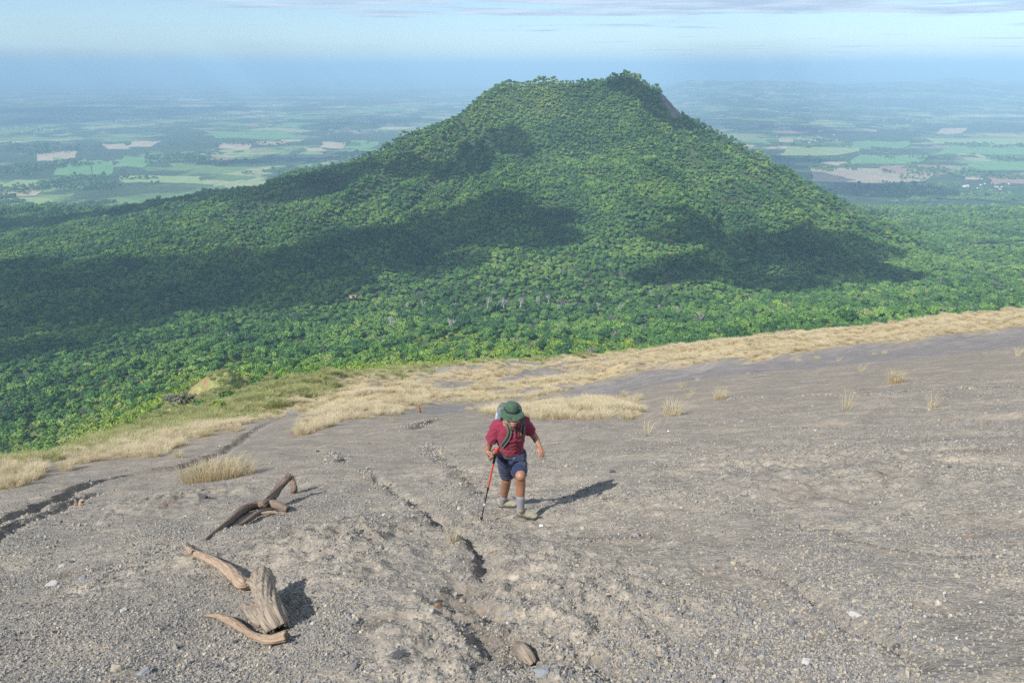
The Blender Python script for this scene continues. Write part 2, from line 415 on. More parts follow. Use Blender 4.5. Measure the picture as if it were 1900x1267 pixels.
# ------------------------------------------------------------------ ground materials
def build_scree():
    m, nt, b = material('volcanic scree')
    co = nt.new('ShaderNodeTexCoord').outputs['Object']
    vr = nt.new('ShaderNodeVectorRotate', rotation_type='Z_AXIS'); nt.link(co, vr.inputs['Vector']); vr.inputs['Angle'].default_value = R(128.5)
    st = nt.new('ShaderNodeMapping'); nt.link(vr.outputs[0], st.inputs[0]); st.inputs['Scale'].default_value = (1, .13, 1)
    big = nt.noise(co, .33, 6, .6); med = nt.noise(co, 1.7, 6, .6); fine = nt.noise(co, 14, 6, .65)
    streak = nt.noise(st.outputs[0], 1.1, 7, .6)
    base = nt.ramp(med, [(.30, (.245, .222, .195)), (.5, (.33, .302, .266)), (.72, (.42, .382, .335))])
    cool = nt.ramp(big, [(.40, 0.0), (.60, 1.0)])
    base = nt.mix(nt.math('MULTIPLY', cool, .62), base, (.262, .252, .236))
    cream = nt.ramp(streak, [(.50, 0.0), (.60, 1.0)])
    base = nt.mix(nt.math('MULTIPLY', cream, .75), base, (.50, .44, .36))
    base = nt.mix(nt.ramp(nt.noise(co, .9, 5, .62), [(.56, 0.0), (.70, .75)]), base, (.19, .14, .105))
    # single grains: random colour per cell
    v1 = nt.new('ShaderNodeTexVoronoi'); v1.inputs['Scale'].default_value = 46; nt.link(co, v1.inputs['Vector'])
    v2 = nt.new('ShaderNodeTexVoronoi'); v2.inputs['Scale'].default_value = 19; nt.link(co, v2.inputs['Vector'])
    g1 = nt.new('ShaderNodeSeparateColor'); nt.link(v1.outputs['Color'], g1.inputs[0])
    g2 = nt.new('ShaderNodeSeparateColor'); nt.link(v2.outputs['Color'], g2.inputs[0])
    grains = nt.ramp(g1.outputs[0], [(0, (.15, .15, .15)), (.3, (.25, .24, .225)), (.6, (.34, .315, .28)), (.85, (.43, .38, .305)), (1, (.55, .50, .42))])
    grains2 = nt.ramp(g2.outputs[1], [(0, (.17, .18, .19)), (.5, (.33, .31, .28)), (.9, (.44, .39, .30)), (1, (.60, .56, .50))])
    co_y = nt.new('ShaderNodeSeparateXYZ'); nt.link(co, co_y.inputs[0])
    cov = nt.ramp(nt.noise(co, 1.1, 5, .6), [(.40, .08), (.60, .66)])
    nearw = nt.mapr(co_y.outputs[1], 6, 24, 1.0, .35)
    base = nt.mix(nt.math('MULTIPLY', cov, nearw), base, grains)
    base = nt.mix(nt.math('MULTIPLY', nt.math('MULTIPLY', cov, nearw), .45), base, grains2)
    base = nt.mix(nt.math('MULTIPLY', nt.math('SUBTRACT', 1.0, nearw, clamp=True), .7), base, nt.ramp(fine, [(.3, (.26, .228, .195)), (.7, (.35, .308, .262))]))
    base = nt.mix(nt.math('MULTIPLY', nt.attr('gully'), .55), base, (.12, .10, .085))  # brownish tint along gullies, also painted in as shade of the cracks
    base = nt.mix(nt.attr('grass'), base, nt.ramp(fine, [(.3, (.24, .19, .11)), (.7, (.42, .34, .20))]))
    base = nt.mix(1.0, base, nt.ramp(nt.noise(co, 5, 6, .7), [(.3, .60), (.5, .80), (.7, .98)]), 'MULTIPLY')
    base = nt.mix(1.0, base, nt.ramp(nt.noise(co, 24, 3, .7), [(.3, .86), (.7, 1.14)]), 'MULTIPLY')
    base = nt.mix(1.0, base, (.97, .93, .865), 'MULTIPLY')
    nt.link(base, b.inputs['Base Color'])
    b1 = nt.new('ShaderNodeBump'); b1.inputs['Strength'].default_value = .55; b1.inputs['Distance'].default_value = .012
    nt.link(nt.math('ADD', nt.math('MULTIPLY', v1.outputs['Distance'], -1.0), nt.math('MULTIPLY', v2.outputs['Distance'], -1.3)), b1.inputs['Height'])
    b2 = nt.new('ShaderNodeBump'); b2.inputs['Strength'].default_value = .5; b2.inputs['Distance'].default_value = .03
    nt.link(nt.noise(co, 6, 8, .68), b2.inputs['Height']); nt.link(b1.outputs[0], b2.inputs['Normal'])
    nt.link(b2.outputs[0], b.inputs['Normal'])
    return m
def build_land():
    m, nt, b = material('vegetated land')
    co = nt.new('ShaderNodeTexCoord').outputs['Object']
    n1 = nt.noise(co, .12, 6, .6); n2 = nt.noise(co, .9, 6, .65); n3 = nt.noise(co, .02, 5, .6)
    ash = nt.ramp(n2, [(.3, (.17, .155, .145)), (.7, (.26, .235, .215))])
    straw = nt.ramp(n2, [(.3, (.30, .235, .13)), (.7, (.46, .37, .21))])
    green = nt.mix(nt.ramp(n2, [(.35, 0.0), (.65, 1.0)]), nt.ramp(n1, [(.3, (.10, .145, .04)), (.7, (.19, .22, .07))]), nt.ramp(n1, [(.3, (.20, .25, .07)), (.7, (.34, .35, .14))]))
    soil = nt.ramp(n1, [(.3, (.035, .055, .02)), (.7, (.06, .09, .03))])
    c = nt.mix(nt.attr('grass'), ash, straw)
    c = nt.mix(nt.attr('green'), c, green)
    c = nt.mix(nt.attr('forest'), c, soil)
    rk = nt.ramp(nt.noise(co, .06, 8, .7), [(.35, (.07, .07, .055)), (.6, (.20, .185, .165))])
    c = nt.mix(nt.attr('rock'), c, rk)
    c = nt.mix(nt.attr('red'), c, nt.ramp(n2, [(.3, (.20, .115, .065)), (.7, (.29, .19, .105))]))
    nt.link(c, b.inputs['Base Color'])
    bn = nt.new('ShaderNodeBump'); bn.inputs['Strength'].default_value = .7; bn.inputs['Distance'].default_value = .4
    nt.link(n2, bn.inputs['Height']); nt.link(bn.outputs[0], b.inputs['Normal'])
    return m
def build_plain():
    m, nt, b = material('farmland plain')
    co = nt.new('ShaderNodeTexCoord').outputs['Object']
    wob = nt.new('ShaderNodeMix', data_type='VECTOR'); wob.inputs[0].default_value = 1.0
    nz = nt.new('ShaderNodeTexNoise'); nz.inputs['Scale'].default_value = .0011; nz.inputs['Detail'].default_value = 4; nt.link(co, nz.inputs['Vector'])
    va = nt.new('ShaderNodeVectorMath', operation='SCALE'); nt.link(nz.outputs['Color'], va.inputs[0]); va.inputs['Scale'].default_value = 420
    vb = nt.new('ShaderNodeVectorMath', operation='ADD'); nt.link(co, vb.inputs[0]); nt.link(va.outputs[0], vb.inputs[1])
    mp = nt.new('ShaderNodeMapping'); mp.inputs['Rotation'].default_value = (0, 0, .35); mp.inputs['Scale'].default_value = (1, .8, 0); nt.link(vb.outputs[0], mp.inputs[0])
    def vor(scale, feat='F1'):
        v = nt.new('ShaderNodeTexVoronoi', feature=feat); 
        if feat == 'F1': v.distance = 'CHEBYCHEV'
        v.inputs['Scale'].default_value = scale; v.inputs['Randomness'].default_value = .85; nt.link(mp.outputs[0], v.inputs['Vector']); return v
    v = vor(.0021); s = nt.new('ShaderNodeSeparateColor'); nt.link(v.outputs['Color'], s.inputs[0])
    v2 = vor(.0052); s2 = nt.new('ShaderNodeSeparateColor'); nt.link(v2.outputs['Color'], s2.inputs[0])
    fields = nt.ramp(s.outputs[0], [(0, (.045, .075, .03)), (.30, (.07, .12, .04)), (.46, (.13, .21, .06)), (.62, (.19, .27, .09)), (.76, (.27, .30, .13)), (.88, (.33, .25, .16)), (.95, (.42, .34, .22))], 'CONSTANT')
    sub = nt.ramp(s2.outputs[1], [(0, (.05, .085, .03)), (.35, (.10, .17, .05)), (.6, (.17, .24, .08)), (.85, (.24, .20, .12))], 'CONSTANT')
    c = nt.mix(nt.ramp(s2.outputs[2], [(.55, 0.0), (.56, 1.0)]), fields, sub)
    wood = nt.ramp(nt.noise(co, .012, 6, .7), [(.3, (.028, .05, .02)), (.7, (.05, .085, .03))])
    wm = nt.math('ADD', nt.noise(co, .00055, 6, .62), nt.math('MULTIPLY', nt.noise(co, .006, 5, .7), .22))
    c = nt.mix(nt.ramp(wm, [(.60, 0.0), (.64, 1.0)]), c, wood)
    e = vor(.0021, 'F1')
    hedge = nt.ramp(nt.noise(co, .0045, 8, .75), [(.60, 0.0), (.64, 1.0)])
    c = nt.mix(nt.math('MULTIPLY', hedge, .85), c, wood)
    c = nt.mix(1.0, c, nt.ramp(nt.noise(co, .01, 6, .7), [(.3, .82), (.7, 1.18)]), 'MULTIPLY')
    nt.link(c, b.inputs['Base Color']); return m
M_scree, M_land, M_plain = build_scree(), build_land(), build_plain()

# near slope
nr, nc = 860, 900
q = np.exp(np.linspace(math.log(.9), math.log(52.5), nr)) 
Yg = np.repeat((q - 1.5)[:, None], nc, 1); Xg = np.linspace(-1.12, 1.12, nc)[None, :] * q[:, None]
Zg = H(Xg, Yg)
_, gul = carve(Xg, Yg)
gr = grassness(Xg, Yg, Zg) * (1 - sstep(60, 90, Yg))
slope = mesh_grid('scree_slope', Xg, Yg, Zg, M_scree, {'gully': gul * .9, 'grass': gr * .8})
tag(slope, 'bare grey volcanic scree slope falling away from the camera', kind='structure')

# everything beyond it
nr, nc = 640, 520
yl = np.exp(np.linspace(math.log(50.6), math.log(92000), nr)); al = np.linspace(-1.15, 1.15, nc)
Yf = np.repeat(yl[:, None], nc, 1); Xf = al[None, :] * Yf
Zf = H(Xf, Yf); Zf[0] -= .15
Tf = -Zf / Yf
PXf, PYf = to_px(Xf, Yf, Zf)
RUN = np.minimum.accumulate(Tf, 0)
def visible(x, y, z):
    i = np.clip(((x / y) + 1.15) / 2.3 * (nc - 1), 0, nc - 1).astype(int)
    k = np.clip((np.log(y) - math.log(50.6)) / (math.log(92000) - math.log(50.6)) * (nr - 1), 0, nr - 1).astype(int) - 1
    r = RUN[np.maximum(k, 0), i]
    px, py = to_px(x, y, z)
    return (-z / y < r) & (px > -90) & (px < 1990)
g = grassness(Xf, Yf, Zf); gn = greenness(Xf, Yf, Zf)
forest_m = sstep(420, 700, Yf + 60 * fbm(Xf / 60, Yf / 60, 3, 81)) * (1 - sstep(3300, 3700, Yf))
rock = sstep(8, 20, Zf + 170 - np.abs(Yf - 1900) * 0) * (np.hypot((PXf - 1252) / 26, (PYf - 195) / 30) < 1) * (Yf > 1500) * (Yf < 2050)
def rock_at(x, y, z):
    px, py = to_px(x, y, z)
    e = np.hypot((px - 1243 - (py - 190) * .42) / 17, (py - 195) / 25) + .25 * perlin(x / 30, z / 20, 3)
    return (e < 1) & (y > 1500) & (y < 2100)
rock = rock_at(Xf, Yf, Zf) * 1.0
red = np.exp(-(((Xf + .444 * 262 + 3.0) / 7.5) ** 2 + ((Yf - 256) / 6.5) ** 2) ** 1.5) * sstep(-.3, .3, fbm(Xf / 3, Yf / 3, 3, 4) + .35)
base_c = cone(Xf, Yf)
isc = (base_c > Zf - 30) & (Yf > 950) & (Yf < 3300)
ishill = (Yf > 9000) & (hills(Xf, Yf) > 22)
isplain = (Yf > 3250) & ~ishill
lab = np.where(ishill, 3, np.where(isplain, 2, np.where(isc, 1, 0)))
def sub_grid(name, sel, mat, attrs):
    i = np.arange(nr * nc).reshape(nr, nc)
    fc = np.stack([i[:-1, :-1], i[:-1, 1:], i[1:, 1:], i[1:, :-1]], -1)
    f = fc[(lab[:-1, :-1] == sel)]
    used, inv = np.unique(f.ravel(), return_inverse=True); f = inv.reshape(-1, 4).astype(np.int32)
    v = np.stack([Xf, Yf, Zf], -1).reshape(-1, 3)[used].astype(np.float32)
    me = bpy.data.meshes.new(name); me.vertices.add(len(v)); me.vertices.foreach_set('co', v.ravel())
    me.loops.add(f.size); me.loops.foreach_set('vertex_index', f.ravel())
    me.polygons.add(len(f)); me.polygons.foreach_set('loop_start', np.arange(0, f.size, 4, dtype=np.int32))
    me.polygons.foreach_set('loop_total', np.full(len(f), 4, dtype=np.int32)); me.polygons.foreach_set('use_smooth', np.ones(len(f), bool))
    me.update(calc_edges=True)
    for k, a in attrs.items():
        at = me.attributes.new(k, 'FLOAT', 'POINT'); at.data.foreach_set('value', a.ravel()[used].astype(np.float32))
    me.materials.append(mat); o = bpy.data.objects.new(name, me); C.objects.link(o); return o
LIME_Z = [[(700,700),(700,660),(780,640),(850,622),(960,632),(1100,628),(1240,640),(1260,662),(1100,680),(900,692)], [(300,800),(320,745),(420,700),(560,700),(640,690),(700,680),(700,700),(600,715),(450,760)], [(100,835),(200,740),(330,700),(460,660),(500,690),(350,760),(200,815)]]
inl_ = np.zeros(Xf.shape, bool)
for P in LIME_Z: inl_ |= poly_in(PXf + 12 * fbm(Xf / 18, Yf / 18, 3, 302), PYf, P)
lime_g = np.maximum(inl_ * (Yf > 250) * (Yf < 900), ((PXf > 1560) & (PYf > 372) & (PYf < 470) & (fbm(Xf / 90, Yf / 70, 3, 305) > .36)) * .9)
forest_m = forest_m * (1 - .85 * lime_g)
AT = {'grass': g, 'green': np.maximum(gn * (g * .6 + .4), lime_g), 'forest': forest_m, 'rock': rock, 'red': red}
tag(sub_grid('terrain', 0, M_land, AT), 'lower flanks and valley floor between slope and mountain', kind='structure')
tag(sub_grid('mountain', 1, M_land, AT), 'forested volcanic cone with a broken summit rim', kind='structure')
tag(sub_grid('plain', 2, M_plain, {}), 'hazy farmland plain reaching to the horizon', kind='structure')
tag(sub_grid('hills', 3, M_plain, {}), 'blue hazy hills on the horizon', kind='structure')

def hit(px, py, y0=20.0, y1=80000.0):
    """ground point seen under a pixel of the photograph"""
    u = (px - 950) / F; v = (633.5 - py) / F; dy = CP + v * SP; dz = -SP + v * CP
    ys = np.exp(np.linspace(math.log(y0), math.log(y1), 1500)); xs = ys * u / dy; zr = ys * dz / dy
    d = zr - H(xs, ys); k = np.argmax(d < 0)
    if d[k] >= 0: k = len(ys) - 1
    if k > 0:
        t = d[k-1] / (d[k-1] - d[k] + 1e-9); yy = ys[k-1] + t * (ys[k] - ys[k-1])
    else: yy = ys[0]
    return np.array([yy * u / dy, yy, yy * dz / dy])
def near_hit(px, py):
    p = hit(px, py, 2.0, 400.0); p[2] = Hs(p[0], p[1]); return p

# ------------------------------------------------------------------ clouds overhead, whose shadows lie on the forest and plain
def ico(sub):
    bm = bmesh.new(); bmesh.ops.create_icosphere(bm, subdivisions=sub, radius=1.0)
    v = np.array([p.co[:] for p in bm.verts]); f = np.array([[q.index for q in p.verts] for p in bm.faces]); bm.free(); return v, f
ICO3, ICO2, ICO1, ICO4 = ico(3), ico(2), ico(1), ico(4)
M_cloud = simple('cloud', (.9, .9, .92), 1, .02, .01, 0)
_c = NT(M_cloud.node_tree); _t = _c.new('ShaderNodeBsdfTransparent'); _m = _c.new('ShaderNodeMixShader'); _m.inputs[0].default_value = .38   # thin cloud lets some sun through
_c.link(_c.n['Principled BSDF'].outputs[0], _m.inputs[1]); _c.link(_t.outputs[0], _m.inputs[2]); _c.link(_m.outputs[0], _c.n['Material Output'].inputs['Surface'])
def cloud(label, puffs, alt):
    V = []; Fc = []; n = 0
    for px, py, rx, ry in puffs:
        if alt > 1150:
            q_ = -600 / (-SP + (633.5 - py) / F * CP); p = np.array([(px - 950) / F * q_, (CP + (633.5 - py) / F * SP) * q_, -600.])
        else: p = hit(px, py, 300)
        k = (alt - p[2]) / TOSUN.z
        c = p + np.array(TOSUN) * k
        v, f = ICO3; v = v.copy()
        dsp = 1 + .28 * fbm(v[:, 0] * 2 + c[0] / 300, v[:, 1] * 2 + v[:, 2] * 2, 4, 5)
        v = v * dsp[:, None]; v[:, 2] = np.where(v[:, 2] < 0, v[:, 2] * .25, v[:, 2])
        V.append(v * [rx, ry, min(rx, ry) * .22] + c); Fc.append(f + n); n += len(v)
    V = np.concatenate(V); o = np.append(V[:, :2].mean(0), alt)
    ob = mesh_obj('cloud', V - o, np.concatenate(Fc), M_cloud); ob.location = o
    tag(ob, label, 'cloud', 'clouds above the view')
CLOUDS = [
 ('long grey cloud shading the left flank of the forested cone', [(20,425,230,150),(140,405,230,130),(260,385,220,120),(400,362,200,100),(520,348,170,90),(640,325,130,70),(740,300,100,50)], 1000),
 ('broad cloud shading the forest left of the cone', [(60,600,110,110),(150,560,170,110),(120,510,150,90),(300,545,190,110),(330,500,160,90),(480,530,170,100),(520,490,170,90),(650,480,150,90),(660,440,120,70),(780,450,150,80),(860,410,120,70),(900,380,90,60),(980,400,90,50),(800,500,110,50),(960,440,110,60),(30,660,70,60),(130,640,70,50),(20,540,110,90),(40,500,100,60),(220,610,80,60)], 900),
 ('cloud shading the forest right of the cone foot', [(1330,462,110,65),(1420,455,130,60),(1500,452,120,60),(1580,455,100,50),(1270,505,90,40),(1400,520,120,50),(1600,510,120,60),(1500,490,130,70)], 900),
 ('small cloud shading the left shoulder of the cone', [(880,285,45,90),(950,262,50,80),(830,320,40,60)], 800),
 ('small cloud shading the right side of the summit', [(1190,172,58,60),(1222,190,55,60),(1246,215,50,60),(1160,160,45,45)], 820),
 ('cloud shading the dark wood beside the large tan field', [(1530,350,360,260),(1640,354,340,220),(1450,328,360,300),(1420,300,380,380)], 1300),
 ('flat cloud shading the plain right of the cone', [(1340,228,600,600),(1440,236,600,500),(1530,242,400,400)], 1600),
 ('wide cloud shading the far left plain', [(60,222,1000,1100),(200,215,1000,1000),(360,203,900,900),(100,205,1300,1200)], 1900),
 ('thin cloud shading a strip left of the cone', [(480,302,420,220),(590,292,420,200),(680,285,300,160)], 1300),
 ('small high cloud shading the middle of the left plain', [(640,235,500,600),(760,225,500,500)], 1700),
]
for l_, p_, a_ in CLOUDS: cloud(l_, p_, a_)

# ------------------------------------------------------------------ haze
mh = bpy.data.materials.new('haze'); mh.use_nodes = True; hn = NT(mh.node_tree)
hn.n.remove(hn.n['Principled BSDF'])
pv = hn.new('ShaderNodeVolumePrincipled'); pv.inputs['Density'].default_value = HAZE_DENSITY
pv.inputs['Color'].default_value = (*HAZE_COLOR, 1); pv.inputs['Anisotropy'].default_value = HAZE_G
hn.link(pv.outputs[0], hn.n['Material Output'].inputs['Volume'])
zmin = -640.0
hv = [(x, y, z) for x in (-110000, 110000) for y in (-400, 94000) for z in (zmin, 262)]
hz = mesh_obj('haze', hv, [(0,1,3,2),(4,6,7,5),(0,4,5,1),(2,3,7,6),(0,2,6,4),(1,5,7,3)], mh, smooth=False)
tag(hz, 'pale blue haze filling the air over the plain', kind='stuff')

# ------------------------------------------------------------------ scattering by geometry nodes
def scatter(name, pts, scl, rot, idx, sources, label=None, cat=None):
    me = bpy.data.meshes.new(name)
    pts = np.asarray(pts, np.float32); n = len(pts)
    me.vertices.add(n); me.vertices.foreach_set('co', pts.ravel())
    for k, typ, arr in (('scl', 'FLOAT_VECTOR', scl), ('rot', 'FLOAT_VECTOR', rot)):
        at = me.attributes.new(k, typ, 'POINT'); at.data.foreach_set('vector', np.asarray(arr, np.float32).ravel())
    at = me.attributes.new('idx', 'INT', 'POINT'); at.data.foreach_set('value', np.asarray(idx, np.int32))
    o = bpy.data.objects.new(name, me); C.objects.link(o)
    ng = bpy.data.node_groups.new(name + ' scatter', 'GeometryNodeTree')
    ng.interface.new_socket('Geometry', in_out='INPUT', socket_type='NodeSocketGeometry')
    ng.interface.new_socket('Geometry', in_out='OUTPUT', socket_type='NodeSocketGeometry')
    gi = ng.nodes.new('NodeGroupInput'); go = ng.nodes.new('NodeGroupOutput')
    iop = ng.nodes.new('GeometryNodeInstanceOnPoints')
    geo = ng.nodes.new('GeometryNodeGeometryToInstance')
    def named(nm, dt):
        a = ng.nodes.new('GeometryNodeInputNamedAttribute'); a.data_type = dt; a.inputs['Name'].default_value = nm; return a.outputs[0]
    for s in reversed(sources):
        oi = ng.nodes.new('GeometryNodeObjectInfo'); oi.transform_space = 'ORIGINAL'; oi.inputs['Object'].default_value = s
        oi.inputs['As Instance'].default_value = True
        ng.links.new(oi.outputs['Geometry'], geo.inputs[0])
    ng.links.new(gi.outputs[0], iop.inputs['Points']); ng.links.new(geo.outputs[0], iop.inputs['Instance'])
    iop.inputs['Pick Instance'].default_value = True
    ng.links.new(named('idx', 'INT'), iop.inputs['Instance Index'])
    e2r = ng.nodes.new('FunctionNodeEulerToRotation'); ng.links.new(named('rot', 'FLOAT_VECTOR'), e2r.inputs[0]); ng.links.new(e2r.outputs[0], iop.inputs['Rotation'])
    ng.links.new(named('scl', 'FLOAT_VECTOR'), iop.inputs['Scale'])
    ng.links.new(iop.outputs[0], go.inputs[0])
    md = o.modifiers.new('scatter', 'NODES'); md.node_group = ng
    return tag(o, label, cat, kind='stuff')

# ------------------------------------------------------------------ trees
def leaf_mat(name, stops, rs=.25, zone=True):
    m, nt, b = material(name)
    oi = nt.new('ShaderNodeObjectInfo')
    reg = nt.noise(oi.outputs['Location'], .0075, 5, .68)
    f = nt.math('ADD', nt.math('MULTIPLY', oi.outputs['Random'], .50), nt.math('MULTIPLY', nt.mapr(reg, .32, .68), .50))
    c = nt.ramp(f, stops)
    co = nt.new('ShaderNodeTexCoord').outputs['Object']
    c = nt.mix(1.0, c, nt.ramp(nt.noise(co, .55, 4, .6), [(.3, .70), (.7, 1.30)]), 'MULTIPLY')
    nt.link(c, b.inputs['Base Color']); b.inputs['Roughness'].default_value = .7; b.inputs['Specular IOR Level'].default_value = .3
    return m
M_leaf = leaf_mat('forest leaves', [(0, (.017, .054, .018)), (.22, (.036, .100, .026)), (.45, (.072, .165, .034)), (.66, (.125, .235, .042)), (.84, (.19, .30, .055)), (1, (.235, .265, .10))])
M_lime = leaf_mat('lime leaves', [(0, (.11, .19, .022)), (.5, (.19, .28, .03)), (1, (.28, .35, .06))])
M_pale = leaf_mat('pale grass green', [(0, (.17, .23, .07)), (.5, (.29, .34, .13)), (1, (.40, .42, .20))])
M_grey = leaf_mat('grey twigs', [(0, (.11, .12, .085)), (.5, (.155, .155, .12)), (1, (.22, .21, .175))])
M_deadwood = simple('bleached wood', (.42, .39, .36), .9, .2, 2)
M_bark = simple('bark', (.14, .11, .085), .9, .3, 3)

def crown_mesh(name, seed, rad, hgt, base, nq, qs, mat, lobes=7, flat=.75, core=True):
    rg = np.random.default_rng(seed)
    cs = []
    for i in range(lobes):
        an = rg.uniform(0, 6.28); rr = rad * .62 * math.sqrt(rg.uniform(.02, 1))
        cs.append((rr * math.cos(an), rr * math.sin(an), base + hgt * rg.uniform(.35, .75), rad * rg.uniform(.38, .62)))
    V = []; Fc = []
    if core:
        for cx, cy_, cz, cr in cs:
            v, f = ICO1; v = v * (1 + .15 * rg.standard_normal((len(v), 1))) * [cr * .86, cr * .86, cr * .86 * flat] + [cx, cy_, cz]
            Fc += [tuple(q + len(V)) for q in f]; V += list(v)
    for i in range(nq):
        cx, cy_, cz, cr = cs[rg.integers(lobes)]
        d = rg.standard_normal(3); d /= np.linalg.norm(d)
        if d[2] < -.3: d[2] = -d[2]
        p = np.array([cx, cy_, cz]) + d * [cr, cr, cr * flat] * rg.uniform(.85, 1.12)
        nrm = d + .6 * rg.standard_normal(3); nrm /= np.linalg.norm(nrm)
        t = np.cross(nrm, rg.standard_normal(3)); t /= np.linalg.norm(t); b_ = np.cross(nrm, t)
        s = qs * rg.uniform(.6, 1.3); k = len(V)
        V += [p + t * s, p + b_ * s * .7 + nrm * s * .2, p - t * s * .8, p - b_ * s * .75 - nrm * s * .15]
        Fc.append((k, k+1, k+2, k+3))
    me = bpy.data.meshes.new(name); me.from_pydata([tuple(map(float, v)) for v in V], [], [tuple(int(j) for j in f) for f in Fc])
    me.materials.append(mat); return me
def tubes(name, segs, mat, n=5):
    V = []; Fc = []
    for p0, p1, r0, r1 in segs:
        p0 = np.array(p0, float); p1 = np.array(p1, float); d = p1 - p0; d /= np.linalg.norm(d)
        t = np.cross(d, [.3, .2, .9]); t /= np.linalg.norm(t); b_ = np.cross(d, t); k = len(V)
        for p, r in ((p0, r0), (p1, r1)):
            for j in range(n):
                an = 2 * math.pi * j / n; V.append(p + r * (math.cos(an) * t + math.sin(an) * b_))
        Fc += [(k + j, k + (j + 1) % n, k + n + (j + 1) % n, k + n + j) for j in range(n)]
        Fc.append(tuple(range(k + n, k + 2 * n)))
    me = bpy.data.meshes.new(name); me.from_pydata([tuple(map(float, v)) for v in V], [], Fc)
    me.polygons.foreach_set('use_smooth', [True] * len(me.polygons)); me.materials.append(mat); return me
def branching(seed, h, r, depth=4, spread=.6, start=(0, 0, 0)):
    rg = np.random.default_rng(seed); segs = []
    def rec(p, d, l, r_, k):
        q_ = p + d * l; segs.append((p, q_, r_, r_ * .68))
        if k == 0: return
        for _ in range(3 if k > 1 else 2):
            nd = d + spread * rg.standard_normal(3) * [1, 1, .55] + [0, 0, .12]; nd /= np.linalg.norm(nd)
            rec(q_, nd, l * rg.uniform(.6, .85), r_ * .62, k - 1)
    rec(np.array(start, float), np.array([0.03, 0, 1.]), h * .32, r, depth); return segs
trunk_me = tubes('trunk', [((0,0,-1),(0.1,0,3.5),.42,.3),((.1,0,3.5),(1.6,.4,6.5),.22,.1),((.1,0,3.5),(-1.3,1,6.5),.22,.1),((.1,0,3.5),(.2,-1.4,7),.2,.1)], M_bark, 6)
sh_trunk = tubes('stem', [((0,0,-.4),(0,0,1.4),.14,.09),((0,0,.8),(.8,.3,2.2),.08,.04),((0,0,.8),(-.7,.5,2.0),.08,.04)], M_bark, 5)
CR = {}
for i in range(6): CR['green', i] = crown_mesh('crown', 100 + i, 5.2 + .5 * (i % 3), 7.5 + (i % 2), 2.2, 330, .95, M_leaf, 6 + i % 3, .72)
for i in range(2): CR['lime', i] = crown_mesh('crown', 120 + i, 3.4, 3.0, -.2, 200, .7, M_lime, 6, .6)
for i in range(2): CR['pale', i] = crown_mesh('crown', 130 + i, 2.9, 1.7, -.3, 190, .5, M_pale, 6, .5)
for i in range(2): CR['grey', i] = crown_mesh('crown', 140 + i, 4.6, 7.0, 2.4, 240, .55, M_grey, 7, .8, core=False)
bare_me = [tubes('branches', branching(200 + i, 10, .30, 5, .62), M_deadwood, 4) for i in range(3)]
PROTO = {}
hold = []
for k, me in CR.items():
    o = bpy.data.objects.new('crown', me); PROTO[k] = o
SRC = [('green', i) for i in range(6)] + [('lime', 0), ('lime', 1), ('pale', 0), ('pale', 1), ('grey', 0), ('grey', 1)]
SRCI = {k: i for i, k in enumerate(SRC)}

def zone_poly(px, py, P): return poly_in(px, py, P)
def forest_points():
    out = []
    for y0, y1, sp in ((70, 300, 4.6), (300, 520, 6.2), (520, 800, 6.8), (800, 1200, 6.1), (1200, 1700, 5.7), (1700, 2300, 5.9), (2300, 3700, 8.8), (3700, 6500, 21.0)):
        xs = np.arange(-.95 * y1, .90 * y1, sp); ys = np.arange(y0, y1, sp)
        X, Y = np.meshgrid(xs, ys); X = X.ravel(); Y = Y.ravel()
        m = np.abs(X) < .97 * Y; X = X[m]; Y = Y[m]
        X = X + RNG.uniform(-.48, .48, len(X)) * sp; Y = Y + RNG.uniform(-.48, .48, len(Y)) * sp
        Z = H(X, Y); vis = visible(X, Y, Z + (11 if y0 >= 300 else 3))
        out.append((X[vis], Y[vis], Z[vis], np.full(vis.sum(), sp)))
    return [np.concatenate(c) for c in zip(*out)]
X, Y, Z, SPC = forest_points()
PX, PY = to_px(X, Y, Z)
gnn = greenness(X, Y, Z)
n = len(X); kind = np.full(n, 'green', dtype='<U5'); keep = RNG.random(n) > .06; u = RNG.random(n); u2 = RNG.random(n)
nzA = fbm(X / 45, Y / 45, 3, 301); nzB = fbm(X / 18, Y / 18, 3, 302)
near = Y < 300
keep &= ~(near & ((gnn < .5) | (u > .58 + .4 * gnn)))
edge = sstep(.9, 2.2, gnn + (Y - 120) / 260 + .5 * nzA)                    # how wooded the growth is near the slope
kind = np.where(near | (Y < 430), np.where(u2 < edge * .55, 'green', np.where(u2 < .62 + .2 * nzB, 'pale', 'lime')), kind)
inl = np.zeros(n, bool)
for P in LIME_Z: inl |= zone_poly(PX + nzB * 14, PY + nzB * 5, P)
kind = np.where((Y >= 300) & inl & (u2 < .74 + .4 * nzB), 'lime', kind)
kind = np.where((Y >= 430) & (Y < 900) & ~inl & (u2 < np.interp(Y, [430, 600, 900], [.34, .22, .08]) + .2 * nzA), 'lime', kind)
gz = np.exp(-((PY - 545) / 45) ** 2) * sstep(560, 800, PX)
yellow_zone = zone_poly(PX + nzA * 6, PY, [(935,158),(1075,150),(1060,185),(1030,225),(1000,230),(960,200),(925,190)]) | zone_poly(PX, PY, [(1150,205),(1190,200),(1250,245),(1225,252)])  # yellowish grass patches, lighter by their own colour
for cx_, cy__ in ((1100,318),(1262,309),(1218,345),(1405,320),(1655,405),(1700,430)): yellow_zone |= np.hypot((PX - cx_) / 22, (PY - cy__) / 13) < 1
kind = np.where(yellow_zone & (u2 < .5), 'lime', kind)
clr = (PX > 1560) & (PY > 372) & (PY < 470) & (fbm(X / 90, Y / 70, 3, 305) > .38)
keep &= ~clr
kind = np.where((Y >= 500) & (Y < 3700) & (u > .975 - .09 * gz), 'grey', kind)
